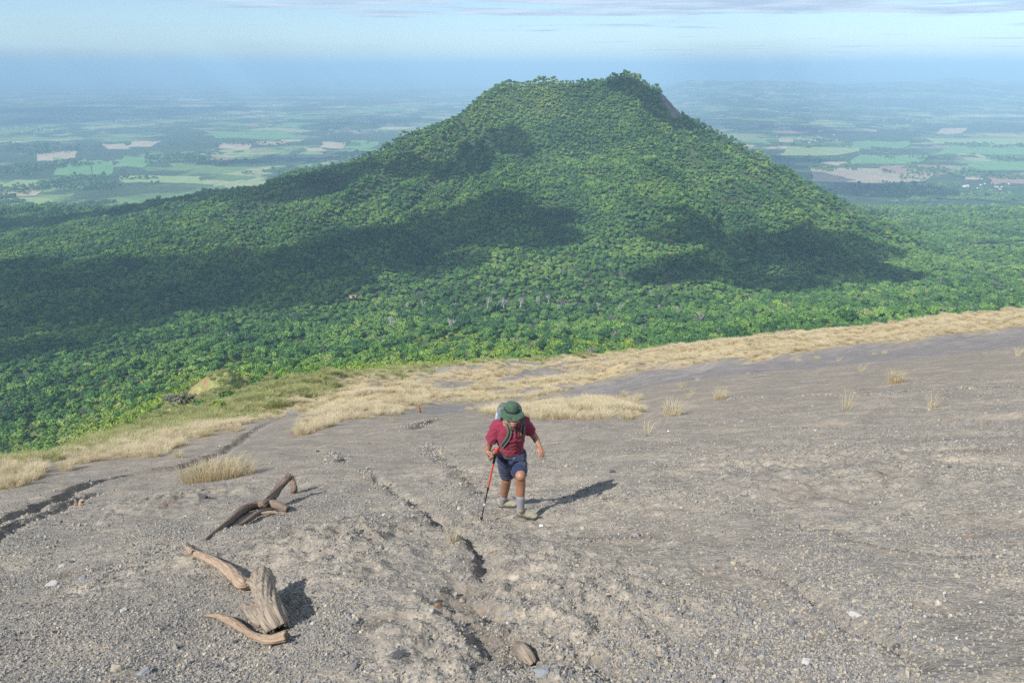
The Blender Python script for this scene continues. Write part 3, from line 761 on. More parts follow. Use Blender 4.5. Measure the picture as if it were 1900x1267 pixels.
keep &= ~((Y > 1500) & (Y < 2100) & rock_at(X, Y, Z))
pl = Y > 3250                                                             # plain: woods in patches
wn = fbm(X / 700, Y / 700, 4, 303) + .5 * fbm(X / 120, Y / 120, 3, 304)
keep &= ~(pl & (wn < np.interp(Y, [3250, 3500, 3900, 6500], [-.3, .2, .38, .42])))
redm = ((X + .444 * 262) / 11) ** 2 + ((Y - 259) / 9) ** 2 < 1.15
keep &= ~redm
keep &= ~((np.abs(X + .444 * 255 - 2) < 16) & (Y > 200) & (Y < 268))
keep &= ~((PX > 560) & (Y < np.interp(PX, [560, 700], [160, 330])))
keep &= ~((kind == 'green') & (Y < 470) & (PX > 640) & (u2 > .25))
keep &= ~((Y < 300) & (kind == 'green') & (u2 > .30))
sc = np.where(Y < 300, .75, np.where(Y < 520, .78, 1.0)) * np.where(RNG.random(n) > .82, RNG.uniform(1.05, 1.4, n), RNG.uniform(.62, 1.08, n)) * np.clip(SPC / 8.8, .66, 1.6)
sc = np.where((RNG.random(n) > .965) & (Y > 520), sc * 1.5, sc)
sc = np.where(kind == 'pale', sc * np.where(Y < 300, .62, .9), sc)
sc = np.where(kind == 'lime', sc * np.where(Y < 300, .5, 1.45), sc)
sc = np.where((kind == 'green') & (Y < 300), sc * .55, sc)
sc = np.where((kind == 'green') & (Y >= 300) & (Y < 500), sc * .78, sc)
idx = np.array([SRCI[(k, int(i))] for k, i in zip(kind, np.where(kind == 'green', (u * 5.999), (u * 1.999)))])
big = sc / np.hypot(Y, X) * np.where(kind == 'green', 6, np.where(kind == 'grey', 5, 3.2))
sel = keep & (PX > 0) & (PX < 1900)
order = np.argsort(-np.where(sel & (kind != 'pale'), big, -1))[:285]
ind = np.zeros(n, bool); ind[order] = True
def where_words(px, py):
    B = [(90,'above the left gully mouth'),(190,'above the left gully'),(300,'above the left grass strip'),(420,'above the pale grass clump'),(520,'above the dark branch'),(640,'above the middle gully'),(740,'left of the brown stump'),(840,'above the brown stump'),(930,'just left of the hiker hat'),(1020,'straight above the hiker'),(1110,'above the big grass patch'),(1200,'above the grass patch end'),(1290,'above the lone right tussock'),(1380,'above the round tussock'),(1480,'above the upper cracks'),(1590,'above the small sparse tuft'),(1700,'above the upright tussock'),(1800,'above the spread tuft'),(9999,'at the right edge')]
    a = next(w_ for x_, w_ in B if px < x_)
    return a
KW = {'green': ('tree', 'broadleaf_tree', ['dark green tree', 'rounded green tree', 'spreading green tree']),
      'lime': ('shrub', 'leafy_shrub', ['low lime green leafy shrub', 'yellow green bush']), 'grey': ('tree', 'thin_crowned_tree', ['thin crowned grey twiggy tree'])}
PROTO_LINKED = {}
FOREST_KEEP = keep
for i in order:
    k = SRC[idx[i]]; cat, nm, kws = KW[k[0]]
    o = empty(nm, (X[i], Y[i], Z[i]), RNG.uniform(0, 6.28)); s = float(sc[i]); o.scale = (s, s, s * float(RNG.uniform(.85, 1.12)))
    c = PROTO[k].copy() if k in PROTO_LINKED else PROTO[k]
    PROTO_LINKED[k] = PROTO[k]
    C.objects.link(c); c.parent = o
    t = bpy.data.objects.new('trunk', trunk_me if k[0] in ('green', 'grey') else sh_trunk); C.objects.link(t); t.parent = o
    dz = ('among dry grass hummocks' if Y[i] < 200 and gnn[i] < .8 else 'below the red mound' if PX[i] < 640 and PY[i] > 690 else 'beside the lime clearing' if inl[i] else 'at the forest edge')
    tag(o, f'{kws[k[1] % len(kws)]} {dz}, {where_words(PX[i], PY[i])}', cat, 'trees and shrubs at the near edge of the forest')
missing = [k for k in SRC if k not in PROTO_LINKED]
for j, k in enumerate(missing):                           # one individual of every kind that is left
    cand = np.where(keep & ~ind & (idx == SRCI[k]) & (PX > 60) & (PX < 1840))[0]
    if len(cand) == 0: cand = np.where(keep & ~ind & (Y < 700) & (PX > 60) & (PX < 1840))[0]; print('none of', k, (idx == SRCI[k]).sum(), (keep & (idx == SRCI[k])).sum())
    i = cand[np.argmax(big[cand])]; ind[i] = True
    o = empty('pale_shrub' if k[0] == 'pale' else 'broadleaf_tree' if k[0] == 'green' else 'leafy_shrub' if k[0] == 'lime' else 'thin_crowned_tree', (X[i], Y[i], Z[i])); s = float(sc[i]); o.scale = (s, s, s)
    C.objects.link(PROTO[k]); PROTO[k].parent = o
    t = bpy.data.objects.new('trunk', trunk_me if k[0] in ('green', 'grey') else sh_trunk); C.objects.link(t); t.parent = o
    lab_ = {'pale': 'pale yellow green shrub on the grassy hummocks', 'grey': 'thin crowned grey twiggy tree standing in the forest', 'lime': 'bright yellow green bush standing in the valley', 'green': 'rounded green tree standing in the forest'}[k[0]]
    tag(o, f'{lab_}, {where_words(PX[i], PY[i])}', 'shrub' if k[0] in ('pale', 'lime') else 'tree', 'shrubs and trees')
rest = keep & ~ind
nr_ = int(rest.sum())
pts = np.stack([X, Y, Z], 1)[rest]
scl = np.repeat(sc[rest][:, None], 3, 1) * np.stack([RNG.uniform(.85, 1.15, nr_), RNG.uniform(.85, 1.15, nr_), RNG.uniform(.7, 1.4, nr_)], 1)
rot = np.stack([RNG.uniform(-.12, .12, nr_), RNG.uniform(-.12, .12, nr_), RNG.uniform(0, 6.28, nr_)], 1)
kp = kind[rest]; Ym = Y[rest]
low = np.isin(kp, ['pale']) | (Ym < 300)
mt = (~low) & (Ym < 3250); pm = Ym >= 3250
srcs = [PROTO[k] for k in SRC]
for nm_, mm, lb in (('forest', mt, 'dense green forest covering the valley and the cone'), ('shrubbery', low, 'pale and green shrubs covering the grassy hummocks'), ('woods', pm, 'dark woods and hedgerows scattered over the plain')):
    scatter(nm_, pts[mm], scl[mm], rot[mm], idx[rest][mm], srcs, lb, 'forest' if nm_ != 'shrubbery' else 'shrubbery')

# bleached leafless trees that stand out
BARE = [(785,566,1.0),(905,566,1.25),(935,566,1.35),(965,566,1.2),(1000,560,1.0),(1018,552,.9),(890,528,.7),(932,520,.7),(724,602,1.2),(838,610,1.2),(1035,572,.9),(1052,565,.8),(1110,566,.8),(1152,570,.8),(1255,575,.9),(1298,592,1.0),(1224,570,.8),(1205,540,.8),(758,565,.8),(648,748,.0),(1570,633,.0),(560,560,.6),(1350,590,.8),(1362,596,.8),(430,622,.8)]
bare0 = None
for j, (px, py, s) in enumerate(BARE):
    if s == 0: continue
    p = hit(px, py + 12, 300); o = empty('bleached_tree', (p[0], p[1], Hs(p[0], p[1])), random.uniform(0, 6)); o.scale = (s * 1.25, s * 1.25, s * 1.6)
    t = bpy.data.objects.new('branches', bare_me[j % 3]); C.objects.link(t); t.parent = o
    tr = bpy.data.objects.new('trunk', bpy.data.meshes.get('bare trunk') or tubes('bare trunk', [((0,0,-.5),(.1,0,3.6),.42,.30)], M_deadwood, 6)); C.objects.link(tr); tr.parent = o
    tag(o, f'bleached leafless tree rising above the green canopy, {where_words(px, py)}', 'tree', 'bleached leafless trees in the forest')
for px, py, hgt, lb in ((314, 752, 5.5, 'lone small tree with pale forked trunk before the red earth mound'),):
    p = hit(px, py, 60); o = empty('forked_tree', (p[0], p[1], Hs(p[0], p[1]))); s = hgt / 10; o.scale = (s, s, s)
    t = bpy.data.objects.new('branches', bare_me[1]); C.objects.link(t); t.parent = o
    c = bpy.data.objects.new('crown', CR['grey', 0]); C.objects.link(c); c.parent = o
    tag(o, lb, 'tree')

# ------------------------------------------------------------------ fields and buildings of the plain
def colr(name, a, b_, sc=.01):
    m, nt, b = material(name); co = nt.new('ShaderNodeTexCoord').outputs['Object']
    mp = nt.new('ShaderNodeMapping'); nt.link(co, mp.inputs[0]); mp.inputs['Rotation'].default_value = (0, 0, .5); mp.inputs['Scale'].default_value = (1, .25, 1)
    nt.link(nt.ramp(nt.noise(mp.outputs[0], sc, 6, .65), [(.35, a), (.65, b_)]), b.inputs['Base Color']); return m
MF = {'t': colr('dry stubble field', (.33, .265, .165), (.44, .36, .23)), 'b': colr('ploughed field', (.24, .16, .11), (.31, .22, .15)),
      'g': colr('green crop field', (.10, .22, .07), (.15, .28, .09)), 'p': colr('pale green field', (.20, .28, .10), (.27, .33, .13)), 'm': colr('grey tan field', (.28, .235, .16), (.36, .30, .21))}
FN = {'t': 'tan stubble field', 'b': 'reddish brown ploughed field', 'g': 'bright green crop field', 'p': 'pale green pasture field', 'm': 'large grey tan field'}
FIELDS = [('t',62,145,281,301),('t',193,236,268,277),('t',236,292,262,273),('t',402,468,265,276),('t',470,528,263,269),('t',565,602,275,281),('t',593,643,264,275),('t',332,400,195,199),('t',322,373,184,188),
 ('t',0,78,349,363),('p',218,375,328,340),('t',807,845,219,224),('t',690,770,236,240),('t',520,565,260,263),('g',95,170,295,327),('g',165,212,297,325),('g',220,280,292,310),('g',390,558,244,258),('g',640,700,262,276),
 ('g',518,595,229,236),('g',530,605,215,222),('g',550,620,180,185),('g',250,350,168,173),('p',0,115,335,350),('g',675,745,201,208),('p',-20,100,367,388),('m',1497,1730,314,340),('t',1790,1820,326,334),('b',1822,1960,322,343),
 ('t',1740,1790,238,249),('t',1445,1473,258,265),('t',1442,1485,272,277),('t',1522,1568,301,307),('b',1625,1795,308,324),('b',1275,1345,195,203),('t',1545,1625,240,245),('p',1450,1590,275,290),('g',1575,1725,289,306),('g',1570,1690,263,276),
 ('g',1775,1960,299,316),('g',1515,1640,199,211),('p',1650,1750,202,213),('g',1340,1425,193,210),('p',1695,1960,258,268),('g',1740,1960,271,287),('b',1440,1510,243,248),('p',740,830,245,251),('g',1300,1400,224,229),('p',430,520,284,288)]
def at_plain(px, py, z=-600.0):
    u = (px - 950) / F; v = (633.5 - py) / F; k = z / (-SP + v * CP); return np.array([u * k, (CP + v * SP) * k])
for j, (k, x0, x1, y0, y1) in enumerate(FIELDS):
    rg = np.random.default_rng(500 + j); m_ = (x1 - x0) * .5; cxp = (x0 + x1) / 2; cyp = (y0 + y1) / 2
    ring = []
    sk = rg.uniform(-.35, .35)
    for s in ((-1, -1), (-.2, -1.05), (.5, -.9), (1, -1), (1.02, -.1), (.9, 1), (.1, 1.1), (-.6, .85), (-1.05, 1), (-.9, .1)):
        jx = s[0] + rg.uniform(-.16, .16) + sk * s[1]; jy = s[1] + rg.uniform(-.22, .22)
        ring.append(at_plain(cxp + jx * m_ * .92, cyp + jy * (y1 - y0) * .5))
    ring = np.array(ring); c0 = ring.mean(0); zz = -600 + .9 + .12 * j * .3
    V = [(p[0] - c0[0], p[1] - c0[1], 0) for p in ring] + [(p[0] - c0[0], p[1] - c0[1], -2) for p in ring]; nn = len(ring)
    Fq = [tuple(range(nn))] + [(i, i + nn, (i + 1) % nn + nn, (i + 1) % nn) for i in range(nn)]
    o = mesh_obj('field', V, Fq, MF[k], smooth=False); o.location = (c0[0], c0[1], zz + 1)
    tag(o, FN[k] + ' on the hazy plain', kind='structure', group='fields on the plain')
M_white = simple('white wall', (.75, .74, .72), .8, .05); M_tin = simple('tin roof', (.55, .55, .55), .4, .1); M_redroof = simple('red tile roof', (.42, .14, .08), .8, .15)
def gable(V, Fw, Fr, x, y, z, w_, d_, h_, rot):
    c, s = math.cos(rot), math.sin(rot); k = len(V)
    def P(a, b_, q_): V.append((x + a * c - b_ * s, y + a * s + b_ * c, z + q_))
    for q_ in (0, h_):
        for a, b_ in ((-w_, -d_), (w_, -d_), (w_, d_), (-w_, d_)): P(a, b_, q_)
    for a, b_ in ((-w_ * 1.06, -d_ * 1.12), (w_ * 1.06, -d_ * 1.12), (w_ * 1.06, d_ * 1.12), (-w_ * 1.06, d_ * 1.12)): P(a, b_, h_ + .02)
    P(-w_ * 1.06, 0, h_ * 1.55); P(w_ * 1.06, 0, h_ * 1.55)
    Fw += [(k, k+1, k+5, k+4), (k+1, k+2, k+6, k+5), (k+2, k+3, k+7, k+6), (k+3, k, k+4, k+7)]
    Fr += [(k+8, k+9, k+13, k+12), (k+10, k+11, k+12, k+13), (k+8, k+12, k+11), (k+9, k+10, k+13), (k+8, k+11, k+10, k+9)]
def building(px, py, w_, d_, h_, label, cat='building', name='farm_building', roofm=None, z=None, rot=.4):
    if z is None: p = at_plain(px, py); p = np.array([p[0], p[1], -600])
    else: p = hit(px, py, 300)
    V = []; Fw = []; Fr = []; gable(V, Fw, Fr, 0, 0, 0, w_, d_, h_, rot)
    o = empty(name, p); mesh_obj('wall', V, Fw, M_white, o, smooth=False); mesh_obj('roof', V, Fr, roofm or M_tin, o, smooth=False)
    tag(o, label, cat)
building(516, 198, 75, 40, 16, 'long white farm sheds on the far plain left of the cone')
building(1792, 347, 16, 9, 7, 'small white shed in the trees below the tan field on the right')
building(615, 242, 25, 14, 8, 'small white shed among green fields left of the cone')
building(1522, 245, 22, 14, 8, 'tiny white shed beside the long tan strip right of the cone')
p_ = hit(655, 556, 300)
V = []; Fw = []; Fr = []; gable(V, Fw, Fr, 0, 0, 2.9, 4.8, 2.6, 2.6, .15)
o = empty('forest_hut', p_); mesh_obj('wall', V, Fw, M_white, o, smooth=False); mesh_obj('roof', V, Fr, M_redroof, o, smooth=False)
tag(o, 'small hut with red roof half hidden in the dark forest', 'hut')
V = []; Fw = []; Fr = []
rg = np.random.default_rng(77)
for cx, cyy, sx_, sy_, cnt in ((135, 219, 55, 6, 110), (225, 223, 45, 4, 40), (400, 219, 40, 2, 16), (650, 240, 60, 7, 26), (570, 195, 60, 4, 26), (1830, 345, 45, 8, 12), (1500, 258, 40, 6, 20), (1690, 225, 90, 8, 30), (700, 225, 70, 8, 26), (60, 240, 60, 6, 26)):
    for _ in range(cnt):
        p = at_plain(cx + rg.normal() * sx_ * .6, cyy + rg.normal() * sy_ * .6)
        gable(V, Fw, Fr, p[0], p[1], -600, rg.uniform(5, 11) * (.55 if cyy > 300 else 1), rg.uniform(4, 7) * (.55 if cyy > 300 else 1), rg.uniform(3, 5), rg.uniform(0, 3.1))
me = mesh_obj('village_houses', V, Fw + Fr, M_white, smooth=False); me.data.materials.append(simple('weathered roof', (.30, .27, .24), .8, .2))
for pl_ in list(me.data.polygons)[len(Fw):]: pl_.material_index = 1
tag(me, 'pale specks of village houses scattered over the plain', 'village', kind='stuff')

# ------------------------------------------------------------------ dry grass
def straw_mat(name, stops):
    m, nt, b = material(name); oi = nt.new('ShaderNodeObjectInfo'); co = nt.new('ShaderNodeTexCoord').outputs['Object']
    sp_ = nt.new('ShaderNodeSeparateXYZ'); nt.link(co, sp_.inputs[0])
    f = nt.math('ADD', nt.math('MULTIPLY', oi.outputs['Random'], .40), nt.math('MULTIPLY', nt.noise(oi.outputs['Location'], .45, 5, .7), .65))
    c = nt.ramp(f, stops)
    c = nt.mix(1.0, c, nt.ramp(nt.noise(co, 9, 3, .6), [(.3, .85), (.7, 1.12)]), 'MULTIPLY')
    nt.link(c, b.inputs['Base Color']); b.inputs['Roughness'].default_value = .65
    b.inputs['Transmission Weight'].default_value = 0
    tr = nt.new('ShaderNodeBsdfTranslucent'); nt.link(c, tr.inputs['Color'])
    mx = nt.new('ShaderNodeMixShader'); mx.inputs[0].default_value = .45
    nt.link(b.outputs[0], mx.inputs[1]); nt.link(tr.outputs[0], mx.inputs[2]); nt.link(mx.outputs[0], nt.n['Material Output'].inputs['Surface'])
    return m
M_straw = straw_mat('dry straw grass', [(0, (.44, .36, .22)), (.45, (.62, .53, .35)), (1, (.76, .69, .51))])
M_olive = straw_mat('greening grass', [(0, (.22, .26, .09)), (.5, (.38, .39, .17)), (1, (.53, .49, .28))])
def tussock_mesh(seed, nb, rad, hgt, wd, mat, lean=.5, wid=1.0):
    rg = np.random.default_rng(seed); V = []; Fc = []
    for _ in range(nb):
        an = rg.uniform(0, 6.283); rr = rad * math.sqrt(rg.uniform(0, 1)); bx, by = rr * math.cos(an) * wid, rr * math.sin(an)
        l = hgt * rg.uniform(.55, 1.1); ln = lean * rg.uniform(.2, 1.0); a2 = an + rg.normal() * .7
        dx, dy_ = math.cos(a2) * ln + .10, math.sin(a2) * ln; k = len(V); w_ = wd * rg.uniform(.6, 1.3)
        a3 = rg.uniform(0, 3.14); wx, wy = math.cos(a3) * w_, math.sin(a3) * w_
        m1 = (bx + dx * l * .35, by + dy_ * l * .35, l * .58); tp = (bx + dx * l * 1.05, by + dy_ * l * 1.05, l * (1 - .25 * ln))
        V += [(bx - wx, by - wy, -.06), (bx + wx, by + wy, -.06), (m1[0] + wx * .8, m1[1] + wy * .8, m1[2]), (m1[0] - wx * .8, m1[1] - wy * .8, m1[2]), tp]
        Fc += [(k, k+1, k+2, k+3), (k+3, k+2, k+4)]
    me = bpy.data.meshes.new('tussock'); me.from_pydata([tuple(map(float, v)) for v in V], [], Fc); me.materials.append(mat); return me
TU = {'big': [tussock_mesh(i, 620, .34, .60, .0042, M_straw, .75, 1.5) for i in range(2)],
      'mid': [tussock_mesh(10 + i, 260, .20, .50, .0042, M_straw, .85) for i in range(3)],
      'thin': [tussock_mesh(20 + i, 46, .07, .42, .0038, M_straw, .9) for i in range(3)],
      'olive': [tussock_mesh(30 + i, 220, .34, .50, .010, M_olive, .6) for i in range(2)]}
# (px, py of the foot, kind, scale, words)
TUS = [(372,893,'big',.85,'left end of the pale grass clump behind the dark branch'),(405,889,'big',1.0,'middle of the pale grass clump behind the dark branch'),(438,885,'big',.9,'right end of the pale grass clump behind the dark branch'),
 (563,806,'mid',1.2,'front tuft of the grass strip above the middle gully'),(580,800,'mid',1.1,'second tuft of the grass strip above the middle gully'),(598,792,'mid',1.1,'third tuft of the grass strip above the middle gully'),
 (1247,771,'mid',1.15,'dry tussock just right of the big grass patch'),(1335,741,'mid',1.0,'round dry tussock alone on the bare slope'),(1660,711,'mid',1.1,'upright dry tussock on the upper right slope'),
 (1570,760,'thin',1.3,'small sparse tuft right of centre on the bare slope'),(1728,757,'thin',1.0,'spread sparse tuft on the right slope'),(1597,690,'thin',1.4,'tiny tuft below the grass edge on the right'),(1888,662,'thin',1.5,'pale tuft at the far right edge of the slope'),
 (1199,804,'thin',1.1,'thin wispy tuft below the big grass patch'),(1157,735,'mid',.9,'small tussock behind the big grass patch'),(1183,742,'mid',.8,'low tussock behind the big grass patch on its right'),(725,784,'thin',1.2,'little tuft in front of the brown stump'),
 (1273,741,'thin',1.0,'tiny tuft left of the round tussock'),(1284,733,'thin',1.0,'second tiny tuft left of the round tussock'),(1294,708,'thin',1.3,'small tuft under the grass ridge'),(1262,722,'thin',1.3,'small tuft near the top of the bare slope'),(1386,697,'thin',1.0,'stray tuft on the upper slope'),
 (123,873,'mid',1.0,'tussock at the right end of the left edge grass'),(330,848,'mid',.7,'small tussock at the end of the left grass strip'),(1640,657,'mid',.8,'low tuft just under the ridge grass'),(1622,660,'mid',.7,'tuft left of it just under the ridge grass'),
 (1515,668,'mid',.9,'tuft at the foot of the ridge grass'),(1480,672,'mid',.8,'tuft left along the foot of the ridge grass'),(838,1005,'thin',.62,'bent dry sprig in the crack below the hiker'),(1555,672,'thin',1.5,'tuft beside the dark notch under the ridge')]
for px, py, k, s, wd_ in TUS:
    p = near_hit(px, py); me = random.choice(TU[k]); o = bpy.data.objects.new('grass_tussock', me); C.objects.link(o)
    o.location = p; o.scale = (s, s, s); o.rotation_euler = (0, 0, random.uniform(-.35, .35))
    tag(o, wd_, 'grass tussock', 'dry grass tussocks on the bare slope')
tus_src = []
def grass_points():
    out = []
    for y0, y1, sp in ((15, 36, .26), (36, 60, .42), (60, 110, .62), (110, 190, .95), (190, 330, 1.25)):
        X, Y = np.meshgrid(np.arange(-.93 * y1, .88 * y1, sp), np.arange(y0, y1, sp)); X = X.ravel(); Y = Y.ravel()
        m = np.abs(X) < .95 * Y; X = X[m]; Y = Y[m]; X = X + RNG.uniform(-.5, .5, len(X)) * sp; Y = Y + RNG.uniform(-.5, .5, len(Y)) * sp
        Z = H(X, Y); g = grassness(X, Y, Z); cl = fbm(X / 1.6, Y / 1.6, 2, 401)
        vis = np.ones(len(X), bool)
        if y0 >= 60: vis = visible(X, Y, Z + 1.2)
        k = vis & (RNG.random(len(X)) < g ** 1.7 * np.clip(.50 + 1.6 * cl, .02, 1)); out.append((X[k], Y[k], Z[k], np.full(k.sum(), sp) * np.clip(.85 + .7 * cl[k], .45, 1.4) * (.45 + .55 * g[k])))
    return [np.concatenate(c) for c in zip(*out)]
gx, gy, gz_, gs = grass_points(); gq = greenness(gx, gy, gz_); ol = RNG.random(len(gx)) < gq
grs = [o for o in bpy.data.objects if o.name.startswith('grass_tussock')]
mids = {}
for o in grs: mids.setdefault(o.data.name, o)
src_mid = [mids[m.name] for m in TU['mid'] if m.name in mids]
olo = []
for i in range(2):
    p = near_hit(520 + 70 * i, 722); o = bpy.data.objects.new('green_tussock', TU['olive'][i]); C.objects.link(o); o.location = p; o.scale = (1.6,) * 3
    tag(o, ['yellow green tussock on the hummock right of the red earth mound', 'olive green tussock at the top of the grass band left of the hiker'][i], 'grass tussock'); olo.append(o)
rdm = ((gx + .444 * 262 + 3.0) / 6.5) ** 2 + ((gy - 255.5) / 5.5) ** 2 < .6 + .5 * fbm(gx / 3, gy / 3, 2, 9)
gx, gy, gz_, gs, ol = [q[~rdm] for q in (gx, gy, gz_, gs, ol)]
def grot(n_): return np.stack([RNG.uniform(-.15, .15, n_), RNG.uniform(-.15, .15, n_), RNG.uniform(0, 6.28, n_)], 1)
def gscale(yy, sp): return (sp / .26) ** .68 * RNG.uniform(.45, 1.2, len(yy)) * .70
k = ~ol; s_ = gscale(gy[k], gs[k]); scatter('dry_grass', np.stack([gx, gy, gz_], 1)[k], np.stack([s_ * 1.25, s_ * 1.25, s_ * np.clip((gs[k] / .26) ** -.38, .45, 1)], 1), grot(k.sum()), RNG.integers(0, len(src_mid), k.sum()), src_mid, 'band of dry straw coloured grass along the edge of the slope', 'grass')
k = ol; s_ = gscale(gy[k], gs[k]) * 1.1; scatter('green_grass', np.stack([gx, gy, gz_], 1)[k], np.stack([s_ * 1.25, s_ * 1.25, s_ * .9], 1), grot(k.sum()), RNG.integers(0, 2, k.sum()), olo, 'yellow green grass growing over the hummocks below the slope', 'grass')

# ------------------------------------------------------------------ stones and gravel
def stone_mat():
    m, nt, b = material('lava stone'); oi = nt.new('ShaderNodeObjectInfo'); co = nt.new('ShaderNodeTexCoord').outputs['Object']
    c = nt.ramp(oi.outputs['Random'], [(0, (.11, .11, .115)), (.25, (.19, .19, .19)), (.5, (.26, .245, .225)), (.75, (.29, .26, .215)), (.93, (.34, .295, .22)), (1, (.43, .40, .35))])
    c = nt.mix(1.0, c, nt.ramp(nt.noise(co, 2.2, 4, .6), [(.3, .8), (.7, 1.15)]), 'MULTIPLY'); nt.link(c, b.inputs['Base Color']); return m
M_stone = stone_mat(); M_pale = simple('pale stone', (.36, .35, .33), .9, .15, 30); M_whitest = simple('white stone', (.78, .76, .72), .9, .08, 30); M_dark = simple('dark stone', (.07, .07, .075), .9, .2, 30)
M_blueg = simple('blue grey stone', (.21, .22, .235), .9, .15, 30); M_rust = simple('rusty stone', (.20, .125, .085), .9, .2, 30)
def stone_mesh(seed, mat, sub=1, rough=.22):
    v, f = (ICO1, ICO2, ICO3)[sub]; rg = np.random.default_rng(seed); v = v.copy()
    v = v * (1 + rough * fbm(v[:, 0] * 1.4 + seed, v[:, 1] * 1.4 + v[:, 2] * 1.7, 3, seed)[:, None])
    for _ in range(6):                                  # flat broken faces
        d = rg.standard_normal(3); d /= np.linalg.norm(d); q_ = v @ d; c_ = rg.uniform(.45, .8); v = v - np.where(q_ > c_, q_ - c_, 0)[:, None] * d
    v = v * rg.uniform(.75, 1.25, 3) * [1, 1, .72]
    me = bpy.data.meshes.new('stone'); me.from_pydata([tuple(map(float, q)) for q in v], [], [tuple(int(i) for i in q) for q in f]); me.materials.append(mat); return me
STONES = [(1004,976,.030,M_whitest,'small white stone just below the hiker'),(95,1086,.062,M_pale,'pale flattened stone near the left edge'),(116,1050,.050,M_pale,'pale stone touching a dark one on the left'),(133,1043,.040,M_dark,'dark stone touching a pale one on the left'),
 (155,1073,.050,M_blueg,'blue grey stone in the left foreground'),(228,1133,.038,M_pale,'round pale stone in the lower left gravel'),(1006,1247,.050,M_blueg,'grey stone lying against the short wood chunk'),(1223,1222,.022,M_dark,'small dark stone at bottom right of centre'),
 (1376,783,.10,M_blueg,'flat blue grey stone below the round tussock'),(1136,876,.045,M_dark,'dark stone above the tip of the hiker shadow'),(1106,885,.030,M_pale,'small pale stone near the hiker shadow'),(1587,1140,.040,M_pale,'cream coloured stone right of the long groove'),
 (1493,1231,.040,M_pale,'pale stone at the bottom of the right groove'),(620,1000,.022,M_blueg,'grey stone right of the dark branch'),(1665,1199,.030,M_dark,'dark stone at the lower end of the groove'),(522,843,.045,M_dark,'black stone above the dark branch'),
 (588,838,.08,M_dark,'black lava lump beside the small pit'),(1800,1000,.030,M_rust,'rusty stone on the right slope'),(1528,806,.05,M_rust,'orange brown stone on the right slope'),(1835,784,.07,M_rust,'flat brown stone near the right edge'),(266,1249,.05,M_blueg,'grey stone at the bottom left edge'),
 (1240,800,.03,M_whitest,'tiny white stone right of the hiker'),(813,1125,.034,M_rust,'reddish brown clod in the trodden ground'),(800,1133,.028,M_pale,'small clod beside the reddish one'),(735,1215,.04,M_dark,'curved dark scrap in the lower middle gravel'),(945,1140,.028,M_blueg,'grey pebble beside the crack under the hiker'),(380,924,.09,M_dark,'black lump of ash left of the dark branch'),(1386,880,.03,M_blueg,'small grey pebble right of the hiker shadow')]
stones = []
for j, (px, py, s, m_, lb) in enumerate(STONES):
    p = near_hit(px, py); o = bpy.data.objects.new('stone', stone_mesh(j, m_, 2, .3)); C.objects.link(o)
    s *= .8; o.location = p + np.array([0, 0, s * .1]); o.scale = (s * random.uniform(1, 1.5), s, s); o.rotation_euler = (random.uniform(-.3, .3), random.uniform(-.3, .3), random.uniform(0, 3))
    tag(o, lb, 'stone', 'loose stones on the scree'); stones.append(o)
gsrc = []
for j, (px, py, s, lb) in enumerate(((330,1150,.035,'angular lava pebble left of the wood stump'),(640,1180,.035,'brownish pebble in the bottom gravel'),(1350,1180,.035,'rounded pebble in the right foreground'),(900,1215,.035,'rough pebble near the wood chunk'))):
    p = near_hit(px, py); o = bpy.data.objects.new('pebble', stone_mesh(60 + j, M_stone, 0, .3)); C.objects.link(o); o.location = p; o.scale = (s,) * 3
    tag(o, lb, 'pebble'); gsrc.append(o)
NG = 380000
yy = np.exp(RNG.uniform(math.log(2.5), math.log(24), NG)); xx = RNG.uniform(-.96, .96, NG) * yy
den = fbm(xx / 1.3, yy / 2.2, 4, 501) + .4 * fbm(xx / .35, yy / .35, 2, 502)
pxg, pyg = to_px(xx, yy, -KH - KA * yy + KB * xx)
bl = sstep(950, 1250, pyg) * .35 + sstep(700, 200, pxg) * sstep(1000, 1150, pyg) * .3
kp_ = RNG.random(NG) < np.clip(.55 + 1.3 * den + bl, .16, 1)
tr_ = np.exp(-((xx - .05) / .55) ** 2) * (yy < 9); kp_ &= RNG.random(NG) > tr_ * .5
xx, yy = xx[kp_], yy[kp_]; zz = H(xx, yy)
sz = np.exp(RNG.normal(math.log(.0060), .42, len(xx))) * (1 + .35 * bl[kp_]) * np.clip(yy / 6, .9, 1.35)
sz = np.where(RNG.random(len(xx)) > .996, sz * 2.4, sz); sz = np.clip(sz, .003, .04)
cl_ = []
for P, dep, wd, lip in GP:                                # crumbled clods along the broken edges
    L_ = np.r_[0, np.cumsum(np.hypot(*np.diff(P, axis=0).T))]
    m_ = int(min(420, L_[-1] * 75)); t_ = RNG.uniform(0, L_[-1], m_)
    cx = np.interp(t_, L_, P[:, 0]) + RNG.normal(0, wd * 1.3 + .03, m_); cyy_ = np.interp(t_, L_, P[:, 1]) + RNG.normal(0, wd * 1.1 + .03, m_)
    cl_.append(np.stack([cx, cyy_, np.exp(RNG.normal(math.log(.012), .45, m_)) * np.clip(cyy_ / 8, .8, 2)], 1))
cl_ = np.concatenate(cl_); cl_ = cl_[cl_[:, 1] > 2.4]
xx = np.r_[xx, cl_[:, 0]]; yy = np.r_[yy, cl_[:, 1]]; sz = np.r_[sz, np.clip(cl_[:, 2], .004, .05)]; zz = H(xx, yy)
scatter('gravel', np.stack([xx, yy, zz + sz * .2], 1), np.stack([sz * RNG.uniform(.8, 1.3, len(xx)), sz, sz * RNG.uniform(.7, 1.1, len(xx))], 1), RNG.uniform(0, 6.28, (len(xx), 3)), RNG.integers(0, 4, len(xx)), gsrc, 'grey and ochre volcanic gravel strewn over the slope', 'gravel')

